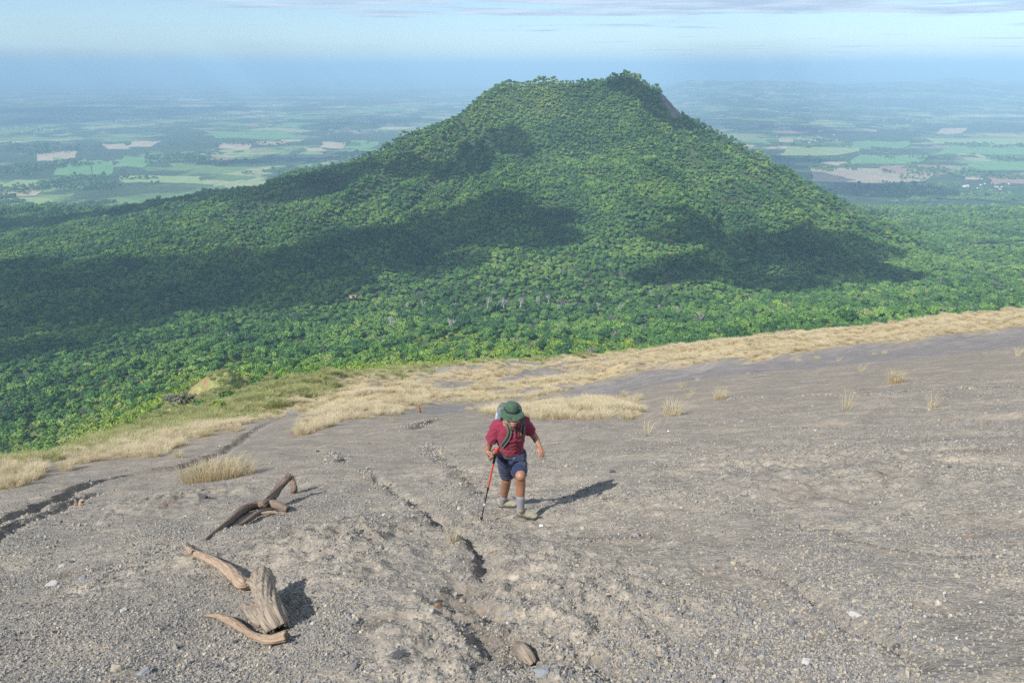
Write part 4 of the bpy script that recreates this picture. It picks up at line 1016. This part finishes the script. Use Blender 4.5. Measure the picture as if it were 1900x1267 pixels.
# ------------------------------------------------------------------ dead wood
def ray(px, py, t):
    u = (px - 950) / F; v = (633.5 - py) / F
    return np.array([u * t, (CP + v * SP) * t, (-SP + v * CP) * t])
def lift(px, py, h):
    """point seen under the pixel at height h over the ground"""
    ts = np.linspace(3, 30, 1400); P = np.array([ray(px, py, t) for t in ts]); d = P[:, 2] - H(P[:, 0], P[:, 1]) - h
    k = int(np.argmax(d < 0)); return P[k]
def wood_mat(name, a, b_, c_):
    m, nt, b = material(name); uv = nt.new('ShaderNodeTexCoord').outputs['UV']
    mp = nt.new('ShaderNodeMapping'); nt.link(uv, mp.inputs[0]); mp.inputs['Scale'].default_value = (1, .12, 1)
    n = nt.noise(mp.outputs[0], 26, 6, .65, dist=.6); n2 = nt.noise(uv, 5, 5, .6)
    col = nt.ramp(n, [(.32, c_), (.46, b_), (.66, a)])
    col = nt.mix(1.0, col, nt.ramp(n2, [(.3, .8), (.7, 1.15)]), 'MULTIPLY'); nt.link(col, b.inputs['Base Color'])
    bn = nt.new('ShaderNodeBump'); bn.inputs['Strength'].default_value = .9; bn.inputs['Distance'].default_value = .012
    nt.link(n, bn.inputs['Height']); nt.link(bn.outputs[0], b.inputs['Normal']); return m
W_grey = wood_mat('weathered grey wood', (.36, .305, .24), (.26, .21, .16), (.08, .06, .045))
W_dark = wood_mat('dark old wood', (.27, .21, .165), (.17, .125, .095), (.05, .035, .026))
W_pink = wood_mat('pale pinkish wood', (.45, .34, .245), (.36, .26, .18), (.14, .09, .06))
W_rust = wood_mat('rusty brown wood', (.40, .18, .07), (.28, .12, .05), (.08, .035, .02))
def catmull(P, n):
    P = np.array(P, float); Q = np.vstack([2 * P[0] - P[1], P, 2 * P[-1] - P[-2]]); out = []
    for i in range(1, len(Q) - 2):
        for t in np.linspace(0, 1, n, endpoint=False):
            a, b, c, d = Q[i-1], Q[i], Q[i+1], Q[i+2]
            out.append(.5 * ((2*b) + (-a + c) * t + (2*a - 5*b + 4*c - d) * t*t + (-a + 3*b - 3*c + d) * t**3))
    out.append(Q[-2]); return np.array(out)
def limb(name, path, radii, mat, parent, seed=0, squash=1.0, ridges=7, amp=.16, jag=.25, n=40, per=12, twist=1.2):
    rg = np.random.default_rng(seed); W = catmull([list(p) + [r] for p, r in zip(path, radii)], per); P = W[:, :3]; Rr = np.maximum(W[:, 3], .004)
    T = np.gradient(P, axis=0); T /= np.linalg.norm(T, axis=1)[:, None]
    up = np.array([0, 0, 1.0]); S_ = np.cumsum(np.r_[0, np.linalg.norm(np.diff(P, axis=0), axis=1)])
    ang = np.linspace(0, 2 * np.pi, n, endpoint=False); V = []; uv = []
    m_ = len(P)
    for i in range(m_):
        a = np.cross(T[i], up); a /= np.linalg.norm(a) + 1e-9; b = np.cross(a, T[i])
        th = ang + twist * S_[i] * 1.2
        rad = Rr[i] * (1 + amp * fbm(np.cos(th) * ridges / 3 + seed, np.sin(th) * ridges / 3 + S_[i] * 1.3, 3, seed)
                       + amp * .9 * fbm(np.full(n, S_[i] * 5), th * 0 + seed, 2, seed + 3)
                       - amp * .8 * np.clip(perlin(np.cos(th) * ridges * .8 + 9, np.sin(th) * ridges * .8 + S_[i] * .8, seed + 5), .12, 1))
        end = min(i, m_ - 1 - i); push = 0
        if end == 0: push = (jag * Rr[i] * (perlin(np.cos(ang) * 3.1, np.sin(ang) * 3.1, seed + 9) * 1.6)) * (1 if i else -1)
        q = P[i] + np.outer(rad * np.cos(ang), a) + np.outer(rad * np.sin(ang) * squash, b) + np.outer(np.broadcast_to(push, (n,)), T[i])
        V += list(q); uv += [(x / (2 * np.pi) * 2, S_[i] * 2.5) for x in ang]
    Fc = [(i * n + j, i * n + (j + 1) % n, (i + 1) * n + (j + 1) % n, (i + 1) * n + j) for i in range(m_ - 1) for j in range(n)]
    for e, base in ((0, 0), (1, (m_ - 1) * n)):                      # hollowed broken ends
        c = P[0 if e == 0 else -1] - T[0 if e == 0 else -1] * (-1 if e == 0 else 1) * Rr[0 if e == 0 else -1] * .35
        ci = len(V); V.append(c); uv.append((.5, .0))
        Fc += [((ci, base + (j + 1) % n, base + j) if e == 0 else (ci, base + j, base + (j + 1) % n)) for j in range(n)]
    o_ = np.array(parent.location) if parent else np.zeros(3)
    return mesh_obj(name, np.array(V) - o_, Fc, mat, parent, uv=uv)

r_ = empty('dead_branch', near_hit(500, 940)); tag(r_, 'dark twisted dead branch on the scree with one broken limb raised', 'dead branch')
limb('limb', [lift(381,1001,.01), lift(420,972,.06), lift(450,946,.08), lift(480,936,.09), lift(512,936,.09), lift(534,945,.05)], [.018,.045,.062,.068,.062,.040], W_dark, r_, 3)
limb('raised_limb', [lift(488,938,.10), lift(505,921,.18), lift(517,905,.27), lift(528,893,.35), lift(536,885,.40)], [.055,.070,.062,.062,.068], W_dark, r_, 5, amp=.2, jag=.8)
limb('stub', [lift(546,917,-.02), lift(545,904,.12), lift(541,888,.27), lift(539,884,.31)], [.055,.058,.056,.040], W_dark, r_, 7)['label'] = 'short reddish brown stub under the raised end'
limb('splinter', [lift(437,977,.0), lift(458,966,.05), lift(478,953,.07), lift(505,945,.06)], [.012,.034,.040,.03], W_dark, r_, 9)
limb('pale_splinter', [lift(482,953,.06), lift(500,950,.07), lift(517,951,.06)], [.014,.022,.012], W_pink, r_, 11)
r_ = empty('driftwood_branch', near_hit(400, 1045)); tag(r_, 'pinkish weathered branch with a forked tip running down to the wood stump', 'branch')
limb('limb', [lift(352,1020,.04), lift(380,1033,.07), lift(408,1047,.10), lift(430,1062,.11), lift(447,1080,.09), lift(455,1086,.05)], [.032,.046,.054,.060,.058,.045], W_pink, r_, 13, squash=.7)
limb('forked_tip', [lift(356,1022,.05), lift(346,1014,.05), lift(339,1006,.04)], [.030,.018,.006], W_pink, r_, 15)
limb('forked_tip', [lift(358,1024,.05), lift(349,1026,.04), lift(341,1031,.03)], [.026,.014,.006], W_pink, r_, 16)
limb('root_spur', [lift(440,1086,.03), lift(455,1084,.06), lift(474,1078,.08)], [.03,.045,.04], W_pink, r_, 17)
r_ = empty('wood_stump', near_hit(495, 1130)); tag(r_, 'thick grey split stump of deeply grooved wood leaning on the gravel', 'stump')
limb('trunk', [lift(516,1166,.03), lift(507,1145,.11), lift(497,1118,.16), lift(489,1092,.21), lift(486,1076,.24), lift(485,1070,.245)], [.086,.094,.090,.088,.096,.090], W_grey, r_, 19, amp=.17, ridges=11, n=64, per=16, jag=.5)
limb('root_flare', [lift(449,1122,.05), lift(463,1126,.09), lift(480,1138,.08), lift(497,1156,.04)], [.022,.062,.082,.07], W_grey, r_, 21, squash=.6)
r_ = empty('bleached_stick', near_hit(460, 1165)); tag(r_, 'pale curved stick lying in front of the grooved stump', 'stick')
limb('limb', [lift(382,1141,.02), lift(402,1142,.035), lift(424,1150,.04), lift(446,1163,.04), lift(470,1178,.045), lift(500,1186,.055), lift(532,1178,.065)], [.010,.022,.034,.030,.026,.034,.040], W_pink, r_, 25, squash=.8)
r_ = limb('wood_chunk', [lift(961,1196,.015), lift(970,1207,.035), lift(980,1220,.04), lift(990,1233,.02)], [.026,.042,.044,.028], W_grey, None, 27); tag(r_, 'short weathered chunk of wood at the bottom of the trodden gully', 'wood chunk')
r_ = limb('brown_stump', [near_hit(779, 766) + [0, 0, -.1], near_hit(779, 766) + [0, 0, .22], near_hit(779, 766) + [-.05, 0, .42], near_hit(779, 766) + [-.10, 0, .62]], [.10,.10,.085,.03], W_rust, None, 29, jag=1.5); tag(r_, 'rusty brown jagged stump standing behind the hiker by the grass', 'stump')
r_ = empty('tree_root', near_hit(147, 932)); tag(r_, 'small broken brown root sticking out left of the dark branch', 'root')
limb('prong', [lift(143,938,.0), lift(140,926,.12), lift(137,922,.18)], [.03,.03,.01], W_dark, r_, 31); limb('prong', [lift(150,938,.0), lift(151,929,.09), lift(155,928,.10)], [.05,.04,.015], W_pink, r_, 32)
for px, py, dx, hh, lb in ((1437,688,3,.0,''), (1122,694,1,1.3,'thin dark snag standing on the dry grass ridge'),(876,714,3,.9,'dark broken twig on the bare hollow behind the hiker'),(1405,647,2,1.2,'thin bare sapling on the right grass ridge')):
    if hh:
        p = hit(px, py, 20, 400); r_ = limb('dead_snag', [p + [0, 0, -.1], p + [dx * .05, 0, hh * .5], p + [dx * .12, 0, hh]], [.05,.04,.012], W_dark, None, int(px)); tag(r_, lb, 'snag')
for px, py, ex, ey, lb in ((513,1006-0,520,1005,''),(1050,1072,1062,1058,''),(905,1027,921,1022,'short white twig below the walking pole tip')):
    if lb: tag(limb('twig', [lift(px,py,.012), lift((px+ex)/2,(py+ey)/2-2,.02), lift(ex,ey,.01)], [.004,.005,.003], W_pink, None, int(px), n=8, per=4), lb, 'twig')

# ------------------------------------------------------------------ the hiker
def sph(c, r, n=14, m=9, ax=None):
    V = []; Fc = []
    for i in range(m + 1):
        th = math.pi * i / m
        for j in range(n):
            ph = 2 * math.pi * j / n; V.append((math.sin(th) * math.cos(ph), math.sin(th) * math.sin(ph), math.cos(th)))
    for i in range(m):
        for j in range(n): Fc.append((i*n+j, (i+1)*n+j, (i+1)*n+(j+1) % n, i*n+(j+1) % n))
    V = np.array(V) * r
    if ax is not None: V = V @ np.array(ax)
    return V + c, Fc
def cap(p0, r0, p1, r1, n=16):
    p0 = np.array(p0, float); p1 = np.array(p1, float); d = p1 - p0; L = np.linalg.norm(d) + 1e-9; d /= L
    t = np.cross(d, [.21, .35, .9]); t /= np.linalg.norm(t); b = np.cross(d, t); V = []; Fc = []
    rings = [(-math.cos(a) * r0, math.sin(a) * r0) for a in np.linspace(.25, math.pi / 2, 4)] + [(L * k, r0 + (r1 - r0) * k) for k in (.33, .66)] + [(L + math.cos(a) * r1, math.sin(a) * r1) for a in np.linspace(math.pi / 2, .25, 4)]
    for z_, r in rings:
        for j in range(n):
            a = 2 * math.pi * j / n; V.append(p0 + d * z_ + r * (math.cos(a) * t + math.sin(a) * b))
    m = len(rings)
    for i in range(m - 1):
        for j in range(n): Fc.append((i*n+j, i*n+(j+1) % n, (i+1)*n+(j+1) % n, (i+1)*n+j))
    Fc.append(tuple(range(n - 1, -1, -1))); Fc.append(tuple((m-1)*n + j for j in range(n)))
    return np.array(V), Fc
def chain(pts, rs):
    return [cap(pts[i], rs[i], pts[i+1], rs[i+1]) for i in range(len(pts) - 1)]
def blob(name, prims, mat, parent, voxel=.007, smooth=3, disp=None):
    V = []; Fc = []; n = 0
    for v, f in prims: V += list(v); Fc += [tuple(i + n for i in q) for q in f]; n = len(V)
    o_ = np.array(parent.location) if parent else np.zeros(3)
    tmp = mesh_obj('tmp', np.array(V) - o_, Fc, None)
    md = tmp.modifiers.new('r', 'REMESH'); md.mode = 'VOXEL'; md.voxel_size = voxel; md.use_smooth_shade = True
    if smooth: sm = tmp.modifiers.new('s', 'SMOOTH'); sm.factor = .5; sm.iterations = smooth
    dg = bpy.context.evaluated_depsgraph_get(); ev = tmp.evaluated_get(dg); me = bpy.data.meshes.new_from_object(ev)
    bpy.data.objects.remove(tmp)
    if disp is not None:
        nv = len(me.vertices); co = np.empty(nv * 3, np.float32); me.vertices.foreach_get('co', co); co = co.reshape(-1, 3)
        nr = np.array([v.normal[:] for v in me.vertices]); co = co + nr * disp(co + o_)[:, None]; me.vertices.foreach_set('co', co.ravel().astype(np.float32)); me.update()
    me.polygons.foreach_set('use_smooth', [True] * len(me.polygons)); me.materials.clear(); me.materials.append(mat); me.name = name
    o = bpy.data.objects.new(name, me); C.objects.link(o)
    if parent: o.parent = parent
    return o
def skin_mat():
    m, nt, b = material('skin'); co = nt.new('ShaderNodeTexCoord').outputs['Object']
    nt.link(nt.ramp(nt.noise(co, 9, 5, .6), [(.3, (.235, .115, .068)), (.7, (.33, .17, .105))]), b.inputs['Base Color'])
    b.inputs['Roughness'].default_value = .5; b.inputs['Specular IOR Level'].default_value = .4; b.inputs['Subsurface Weight'].default_value = .08; b.inputs['Subsurface Radius'].default_value = (.02, .01, .005)
    return m
def cloth(name, a, b_, sc=60, rough=.85, bump=.3):
    m, nt, b = material(name); co = nt.new('ShaderNodeTexCoord').outputs['Object']
    mp = nt.new('ShaderNodeMapping'); nt.link(co, mp.inputs[0]); mp.inputs['Scale'].default_value = (.35, 1, 2.2)
    n = nt.noise(mp.outputs[0], sc, 4, .6); nt.link(nt.ramp(n, [(.35, a), (.65, b_)]), b.inputs['Base Color']); b.inputs['Roughness'].default_value = rough
    b.inputs['Sheen Weight'].default_value = .15
    bn = nt.new('ShaderNodeBump'); bn.inputs['Strength'].default_value = bump; bn.inputs['Distance'].default_value = .004; nt.link(nt.noise(co, 28, 5, .6), bn.inputs['Height']); nt.link(bn.outputs[0], b.inputs['Normal']); return m
M_skin = skin_mat()
M_shirt = cloth('maroon heather shirt', (.15, .014, .032), (.25, .035, .065), 90)
M_short = cloth('navy shorts', (.013, .019, .048), (.022, .032, .075), 40)
M_hat = cloth('green hat', (.032, .066, .043), (.054, .098, .064), 50); M_band = simple('hat band', (.015, .025, .018), .8)
M_sock = cloth('grey sock', (.17, .18, .20), (.24, .25, .27), 120); M_shoe = cloth('olive tan shoe', (.19, .175, .125), (.28, .26, .195), 50); M_sole = simple('dark sole', (.05, .05, .045), .8)
M_hair = simple('black hair', (.012, .01, .01), .6); M_strap = cloth('grey green strap', (.07, .09, .083), (.11, .135, .125), 60); M_black = simple('black nylon', (.02, .02, .022), .6)
M_trim = simple('lime piping', (.20, .28, .06), .6); M_pack = cloth('grey blue backpack', (.10, .12, .14), (.15, .17, .19), 30); M_packw = simple('pale blue bottle', (.30, .42, .55), .4)
M_red = simple('red pole enamel', (.55, .045, .03), .35, .05, 8, .5); M_poleb = simple('black pole', (.018, .018, .02), .35, .05, 8, .5); M_steel = simple('steel', (.55, .55, .56), .3)
M_lip = simple('lips', (.28, .11, .085), .5)

BX = np.array([1, -.05, 0.]); BX /= np.linalg.norm(BX)
pel = ray(949, 846, 8.80); chest = ray(947, 808, 8.60); neck = ray(950, 785, 8.46); head = ray(951.5, 772, 8.36)
shR = ray(922.5, 791, 8.56); shL = ray(972.5, 785, 8.60)
elR = ray(906, 827, 8.62); wrR = ray(914.5, 843, 8.36); hdR = ray(920.5, 847.5, 8.28)
elL = ray(992, 810, 8.68); wrL = ray(1001.5, 829, 8.58); hdL = ray(1004.5, 838, 8.54)
hipR = ray(940, 850, 8.82); hipL = ray(957.5, 850, 8.78); kneeR = ray(940.5, 888, 9.02); ankR = ray(932.5, 934, 9.38); kneeL = ray(965.5, 881, 8.46); ankL = ray(966, 938, 8.62)
root = empty('person', np.array([ (ankR[0] + ankL[0]) / 2, (ankR[1] + ankL[1]) / 2, Hs((ankR[0] + ankL[0]) / 2, (ankR[1] + ankL[1]) / 2)]))
tag(root, 'man in maroon shirt and green hat climbing with a red walking pole', 'person')
def fingers(wr, palm, tipdir, side, curl, r=.0085, L=(.072, .080, .075, .060), nrm=None):
    """palm from wrist to knuckles plus four fingers and a thumb; side = direction from little finger to index"""
    d = palm - wr; d /= np.linalg.norm(d); s = side - d * (side @ d); s /= np.linalg.norm(s); n_ = np.cross(d, s) if nrm is None else nrm
    P = []
    for q in (-.028, -.010, .010, .028): P += chain([wr + s * q * .5, palm + s * q], [.017, .0135])
    P += chain([wr, palm], [.024, .018])
    for i, q in enumerate((.031, .0105, -.0105, -.030)):
        l = L[i]; p = palm + s * q; a = 0; pts = [p]; rs = [r * 1.1]
        for k, fr in enumerate((.45, .32, .23)):
            a += curl[i] * (1.0, 1.1, .8)[k]; dd = d * math.cos(a) + n_ * math.sin(a) + s * q * 1.2 * (1 - min(1, curl[i])); dd /= np.linalg.norm(dd)
            p = p + dd * l * fr; pts.append(p); rs.append(r * (1 - .12 * (k + 1)))
        P += chain(pts, rs)
    tb = wr + (palm - wr) * .35 + s * .026; t1 = tb + (s * .7 + d * .55 + n_ * .35) * .034; t2 = t1 + (d * .85 + s * .2 + n_ * (.5 if curl[0] > .7 else .1)) * .032
    P += chain([wr + s * .01, tb, t1, t2], [.018, .014, .011, .009]); return P
pt = ray(892, 967.5, 8.74); ptop = ray(921.5, 833, 8.22); pdir = (ptop - pt) / np.linalg.norm(ptop - pt)
tg = ((hdR - pt) @ pdir); grip = pt + pdir * tg
toC = -ray(918, 845, 1.0); toC /= np.linalg.norm(toC)
palmR = grip + toC * .018 + np.array([-.028, 0, 0]); wrR = palmR + np.array([-.055, .045, .035])
armdir = (hdL - wrL) / np.linalg.norm(hdL - wrL); palmL = wrL + armdir * .075
prims = []
for k_ in np.linspace(-.1, 1.6, 9):
    c_ = pel * (1 - k_) + chest * k_ if k_ <= 1 else chest * (2 - k_) + neck * (k_ - 1)
    prims.append(sph(c_, 1, 20, 10, ax=[[float(np.interp(k_, [0, .45, 1, 1.6], [.135, .12, .145, .12])), 0, 0], [0, float(np.interp(k_, [0, 1, 1.6], [.095, .10, .07])), -.02], [0, .02, .075]]))
prims += chain([chest, neck], [.09, .055]) + chain([neck, head + [0, .02, -.02]], [.058, .055])
prims.append(sph(head, 1, ax=[[.078, 0, 0], [0, .088, -.035], [0, .035, .105]]))
chin = ray(952.5, 787.5, 8.26); prims += chain([head + [0, -.03, -.04], chin], [.058, .030]) + chain([head + [-.02, -.03, -.03], chin + [-.015, .02, .02]], [.05, .03]) + chain([head + [.02, -.03, -.03], chin + [.015, .02, .02]], [.05, .03])
nose = chin + [0, .022, .038]; prims += chain([nose + [0, .02, .022], nose], [.012, .014]) + [sph(nose + [-.012, .008, -.001], .009), sph(nose + [.012, .008, -.001], .009)]
for sx_ in (-1, 1): prims.append(sph(head + [sx_ * .080, .005, -.015], 1, ax=[[.010, 0, 0], [0, .020, 0], [0, .006, .032]]))
prims += chain([neck, shR, elR], [.06, .058, .042]) + chain([elR, elR * .45 + wrR * .55, wrR], [.043, .040, .026])
prims += chain([neck, shL, elL], [.06, .058, .040]) + chain([elL, elL * .55 + wrL * .45, wrL], [.041, .037, .025])
prims += fingers(wrR, palmR, None, pdir, (1.05, 1.1, 1.1, 1.1), nrm=toC * .35 + np.array([.55, -.5, 0]) if False else None)
prims += fingers(wrL, palmL, None, np.array([-.75, -.5, .1]), (.20, .25, .32, .42))
prims += chain([pel, hipR, kneeR], [.09, .092, .060]) + chain([kneeR, kneeR * .68 + ankR * .32 + [0, .02, 0], ankR], [.057, .060, .036]) + [sph(kneeR + [0, -.02, 0], .052)]
prims += chain([pel, hipL, kneeL], [.09, .095, .062]) + chain([kneeL, kneeL * .68 + ankL * .32 + [0, .02, 0], ankL], [.058, .062, .036]) + [sph(kneeL + [0, -.02, -.005], .055)]
body = blob('body', prims, M_skin, root, .0058, 3)
# face details
for sx_ in (-1, 1): v, f = sph(chin + [sx_ * .030, .004, .072], 1, 10, 6, ax=[[.012, 0, 0], [0, .006, 0], [0, 0, .006]]); mesh_obj('eye', v - np.array(root.location), f, M_black, root)
v, f = sph(chin + [0, -.026, .022], 1, 12, 6, ax=[[.024, 0, 0], [0, .008, 0], [0, .002, .0075]]); mesh_obj('mouth', v - np.array(root.location), f, M_lip, root)
blob('hair', [sph(head + [0, .022, .012], 1, ax=[[.083, 0, 0], [0, .086, -.03], [0, .03, .098]])], M_hair, root, .008, 2)
# shirt
def wr_(amp, fx=1.0, seed=0):
    return lambda c: amp * (fbm(c[:, 0] * 9 * fx + c[:, 2] * 10, c[:, 2] * 17 + c[:, 1] * 8, 3, seed) + .6 * perlin(c[:, 0] * 25 - c[:, 2] * 28, c[:, 2] * 20, seed + 2))
def torso(k0, k1, n, grow=0.0):
    out = []
    for k in np.linspace(k0, k1, n):
        c = pel * (1 - k) + chest * k if k <= 1 else chest * (2 - k) + neck * (k - 1)
        wx = np.interp(k, [-.2, 0, .45, 1, 1.5, 1.9], [.158, .150, .138, .165, .155, .07]) + grow
        wy = np.interp(k, [-.2, 0, .45, 1, 1.5, 1.9], [.125, .120, .118, .128, .095, .06]) + grow
        out.append(sph(c, 1, 20, 10, ax=[[wx, 0, 0], [0, wy, -.02], [0, .02, .075]]))
    return out
# the hem is cut where the shorts begin
sp_ = torso(.12, 1.7, 10, .012) + chain([neck + [0, .02, -.03], shR], [.075, .083]) + chain([neck + [0, .02, -.03], shL], [.075, .083])
eR = shR * .40 + elR * .60; eL = shL * .46 + elL * .54
sp_ += chain([shR, eR], [.083, .078]) + chain([shL, eL], [.080, .070])
sp_.append(sph(pel + [0.0, 0, .035], 1, 20, 10, ax=[[.178, 0, 0], [0, .142, -.01], [0, .01, .075]]))
shirt = blob('shirt', sp_, M_shirt, root, .0085, 4, wr_(.0085))
# shorts
kR = hipR * .28 + kneeR * .72; kL = hipL * .22 + kneeL * .78
so = torso(-.25, .2, 5, .004) + chain([hipR + [0, 0, .03], hipR, kR], [.13, .125, .097]) + chain([hipL + [0, 0, .03], hipL, kL], [.13, .122, .098])
blob('shorts', so, M_short, root, .0085, 4, wr_(.009, seed=8))
# socks and shoes
def shoe(heel, toe, ank, lifted):
    d = toe - heel; L = np.linalg.norm(d); d /= L; s = np.cross([0, 0, 1], d); s /= np.linalg.norm(s); u = np.cross(d, s)
    mid = heel + d * L * .35
    P = [sph(heel + d * .04 + u * .045, 1, 16, 9, ax=[d * .052, s * .036, u * .048]), sph(mid + u * .05, 1, 16, 9, ax=[d * .08, s * .038, u * .050]), sph(heel + d * L * .62 + u * .035, 1, 16, 9, ax=[d * .08, s * .046, u * .040]), sph(toe - d * .045 + u * .028, 1, 16, 9, ax=[d * .055, s * .046, u * .030])] + chain([heel + d * .06 + u * .06, ank], [.044, .046])
    blob('shoe', P, M_shoe, root, .006, 2)
    Q = [sph(heel + d * .045 + u * .004, 1, 16, 7, ax=[d * .056, s * .040, u * .015]), sph(heel + d * L * .5 + u * .002, 1, 16, 7, ax=[d * .10, s * .040, u * .014]), sph(toe - d * .055 + u * .004, 1, 16, 7, ax=[d * .065, s * .049, u * .015])]
    blob('sole', Q, M_sole, root, .006, 1)
    for i in range(4):
        c = mid + d * (.01 + .02 * i) + u * (.098 - .012 * i); v, f = cap(c - s * .022, .003, c + s * .022, .003, 6); mesh_obj('lace', v - np.array(root.location), f, M_strap, root)
hR = ray(926, 940, 9.40); tR = ray(961, 943.5, 9.30); hR[2] = Hs(hR[0], hR[1]) + .012; tR[2] = Hs(tR[0], tR[1]) + .012
hL = ray(960.5, 955, 8.72); tL = ray(996.5, 961, 8.66)
shoe(hR, tR, ankR + [0, 0, -.02], 0); shoe(hL, tL, ankL + [0, 0, -.045], 1)
for a_, k_ in ((ankR, kneeR), (ankL, kneeL)):
    t1 = a_ + (k_ - a_) * .27; blob('sock', chain([a_ + (a_ - k_) * .06, t1], [.044, .050]), M_sock, root, .006, 1)
# hat
ha = np.array([.04, -.06, 1.0]); ha /= np.linalg.norm(ha); hs = np.cross(ha, [0, 1, 0]); hs /= np.linalg.norm(hs); hf = np.cross(hs, ha)
hc = ray(950.2, 761.5, 8.345)
def lathe(prof, n=64, wob=0.0, seed=0):
    V = []; 
    for i, (r, z_) in enumerate(prof):
        for j in range(n):
            a = 2 * math.pi * j / n; w_ = wob * r * perlin(np.array([math.cos(a) * 1.6 + seed]), np.array([math.sin(a) * 1.6 + z_ * 6]), seed)[0]
            V.append(hc + hs * (r * .83 + w_) * math.cos(a) + hf * (r * .96 + w_) * math.sin(a) + ha * (z_ + w_ * .55 * (r > .12) + (.012 * math.cos(2 * a) * (r > .12))))
    Fc = [(i*n+j, i*n+(j+1) % n, (i+1)*n+(j+1) % n, (i+1)*n+j) for i in range(len(prof) - 1) for j in range(n)]
    return np.array(V), Fc
hp = [(.004, .108), (.035, .106), (.062, .098), (.080, .082), (.088, .060), (.093, .035), (.097, .008), (.105, -.002), (.125, -.014), (.148, -.025), (.164, -.036), (.166, -.041), (.162, -.041), (.146, -.032), (.122, -.021), (.100, -.010), (.092, .0)]
v, f = lathe(hp, 64, .10, 3); v = v.copy(); root_l = np.array(root.location)
hat = mesh_obj('hat', v - root_l, f + [tuple(range(64))], M_hat, root)
v, f = lathe([(.0985, .030), (.1005, .028), (.1025, .010), (.1005, .008), (.097, .010)], 64, .10, 3); mesh_obj('hat_band', v - root_l, f, M_band, hat)
# backpack: worn, a thing of its own
pk = empty('backpack', chest + [0.0, .24, -.02]); tag(pk, 'grey green daypack with lime piping worn on the hiker\'s back', 'backpack')
pc = chest + np.array([-.01, .225, .06])
blob('bag', [sph(pc + [x_, y_, z_], .075) for x_ in (-.075, 0, .075) for y_ in (-.03, .04) for z_ in (-.16, -.08, 0, .08, .15)], M_pack, pk, .012, 5)
blob('top_pocket', [sph(pc + [x_, .0, .20], .06) for x_ in (-.07, 0, .07)], M_strap, pk, .012, 4)
blob('side_bottle', chain([pc + [-.150, -.02, .02], pc + [-.138, -.03, .12]], [.028, .026]), M_packw, pk, .008, 1)
def ribbon(name, path, wd, mat, parent, th=.010, per=8, nrm=None):
    P = catmull(path, per); V = []; m = len(P); T = np.gradient(P, axis=0); T /= np.linalg.norm(T, axis=1)[:, None]
    for i in range(m):
        c = toC if nrm is None else nrm; s = np.cross(T[i], c); s /= np.linalg.norm(s) + 1e-9; u_ = np.cross(s, T[i])
        for a, b in ((-1, -1), (-1, 1), (1, 1), (1, -1)): V.append(P[i] + s * a * wd / 2 + u_ * b * th / 2)
    Fc = [(i*4+j, i*4+(j+1) % 4, (i+1)*4+(j+1) % 4, (i+1)*4+j) for i in range(m - 1) for j in range(4)] + [(3, 2, 1, 0), tuple((m-1)*4 + j for j in range(4))]
    return mesh_obj(name, np.array(V) - np.array(parent.location), Fc, mat, parent, smooth=False)
from mathutils.bvhtree import BVHTree
bt = BVHTree.FromPolygons([tuple(v.co + root.location) for v in shirt.data.vertices], [tuple(p.vertices) for p in shirt.data.polygons])
def onshirt(px, py, off=.012):
    d = Vector(ray(px, py, 1.0)).normalized(); h = bt.ray_cast(Vector((0, 0, 0)), d)
    return np.array(h[0] - d * off) if h[0] is not None else ray(px, py, 8.45)
for nm_, pth in (('shoulder_strap', [(928,775),(935,779),(941,786),(944.5,795),(945,804),(942,813),(937,820),(931,828)]), ('shoulder_strap', [(966,771),(970,779),(971.5,788),(969.5,797),(969,808)])):
    st_ = ribbon(nm_, [onshirt(x, y) for x, y in pth], .052, M_strap, pk, .014)
    ribbon('piping', [onshirt(x + (2.8 if x < 950 else -2.6), y, .020) for x, y in pth[2:5]], .005, M_trim, pk, .006)
    ribbon('webbing', [onshirt(x, y, .022) for x, y in pth[2:]], .018, M_black, pk, .005)
ribbon('chest_cord', [onshirt(962,783,.016), onshirt(957,790,.02), onshirt(955,800,.02), onshirt(955.5,811,.016)], .008, M_strap, pk, .008)
ribbon('chest_strap', [onshirt(945,797,.02), onshirt(957,796,.024), onshirt(969,794,.02)], .018, M_black, pk, .006)
ribbon('hip_strap', [onshirt(929,836,.012), ray(932,845,8.62), ray(942,850,8.60), ray(957,850.5,8.60), ray(967,847,8.66)], .026, M_black, pk, .008)
ribbon('strap_tail', [ray(966,848,8.62), ray(968.5,858,8.58), ray(971,866,8.57), ray(973,874,8.58)], .022, M_black, pk, .006)
blob('buckle', [sph(ray(954, 850.5, 8.575), 1, 10, 6, ax=[[.022, 0, 0], [0, .009, 0], [0, 0, .015]])], M_strap, pk, .004, 0)
# trekking pole
pole = empty('trekking_pole', pt); tag(pole, 'red and black walking pole held in the hiker\'s right hand', 'walking pole')
def seg(name, a, b, r0, r1, mat, n=14): v, f = cap(pt + pdir * a, r0, pt + pdir * b, r1, n); return mesh_obj(name, v - pt, f, mat, pole)
LN = float(np.linalg.norm(ptop - pt))
seg('tip', 0, .035, .0035, .005, M_steel); seg('basket', .06, .066, .018, .018, M_poleb); seg('lower_shaft', .035, LN * .24, .0065, .0072, M_poleb); seg('collar', LN * .235, LN * .26, .0105, .0105, M_steel)
seg('middle_shaft', LN * .25, LN * .47, .0078, .0082, M_poleb); seg('clamp', LN * .455, LN * .49, .0135, .0135, M_poleb); seg('upper_shaft', LN * .48, LN * .83, .0095, .0098, M_red)
seg('grip', LN * .82, LN * .985, .0155, .0165, M_poleb); seg('grip_cap', LN * .965, LN * 1.0, .020, .021, M_red)
ribbon('wrist_strap', [ptop, ptop + [-.03, .02, -.01], palmR + [-.045, .01, .012], palmR + [-.03, -.02, -.012]], .012, M_poleb, pole, .004)
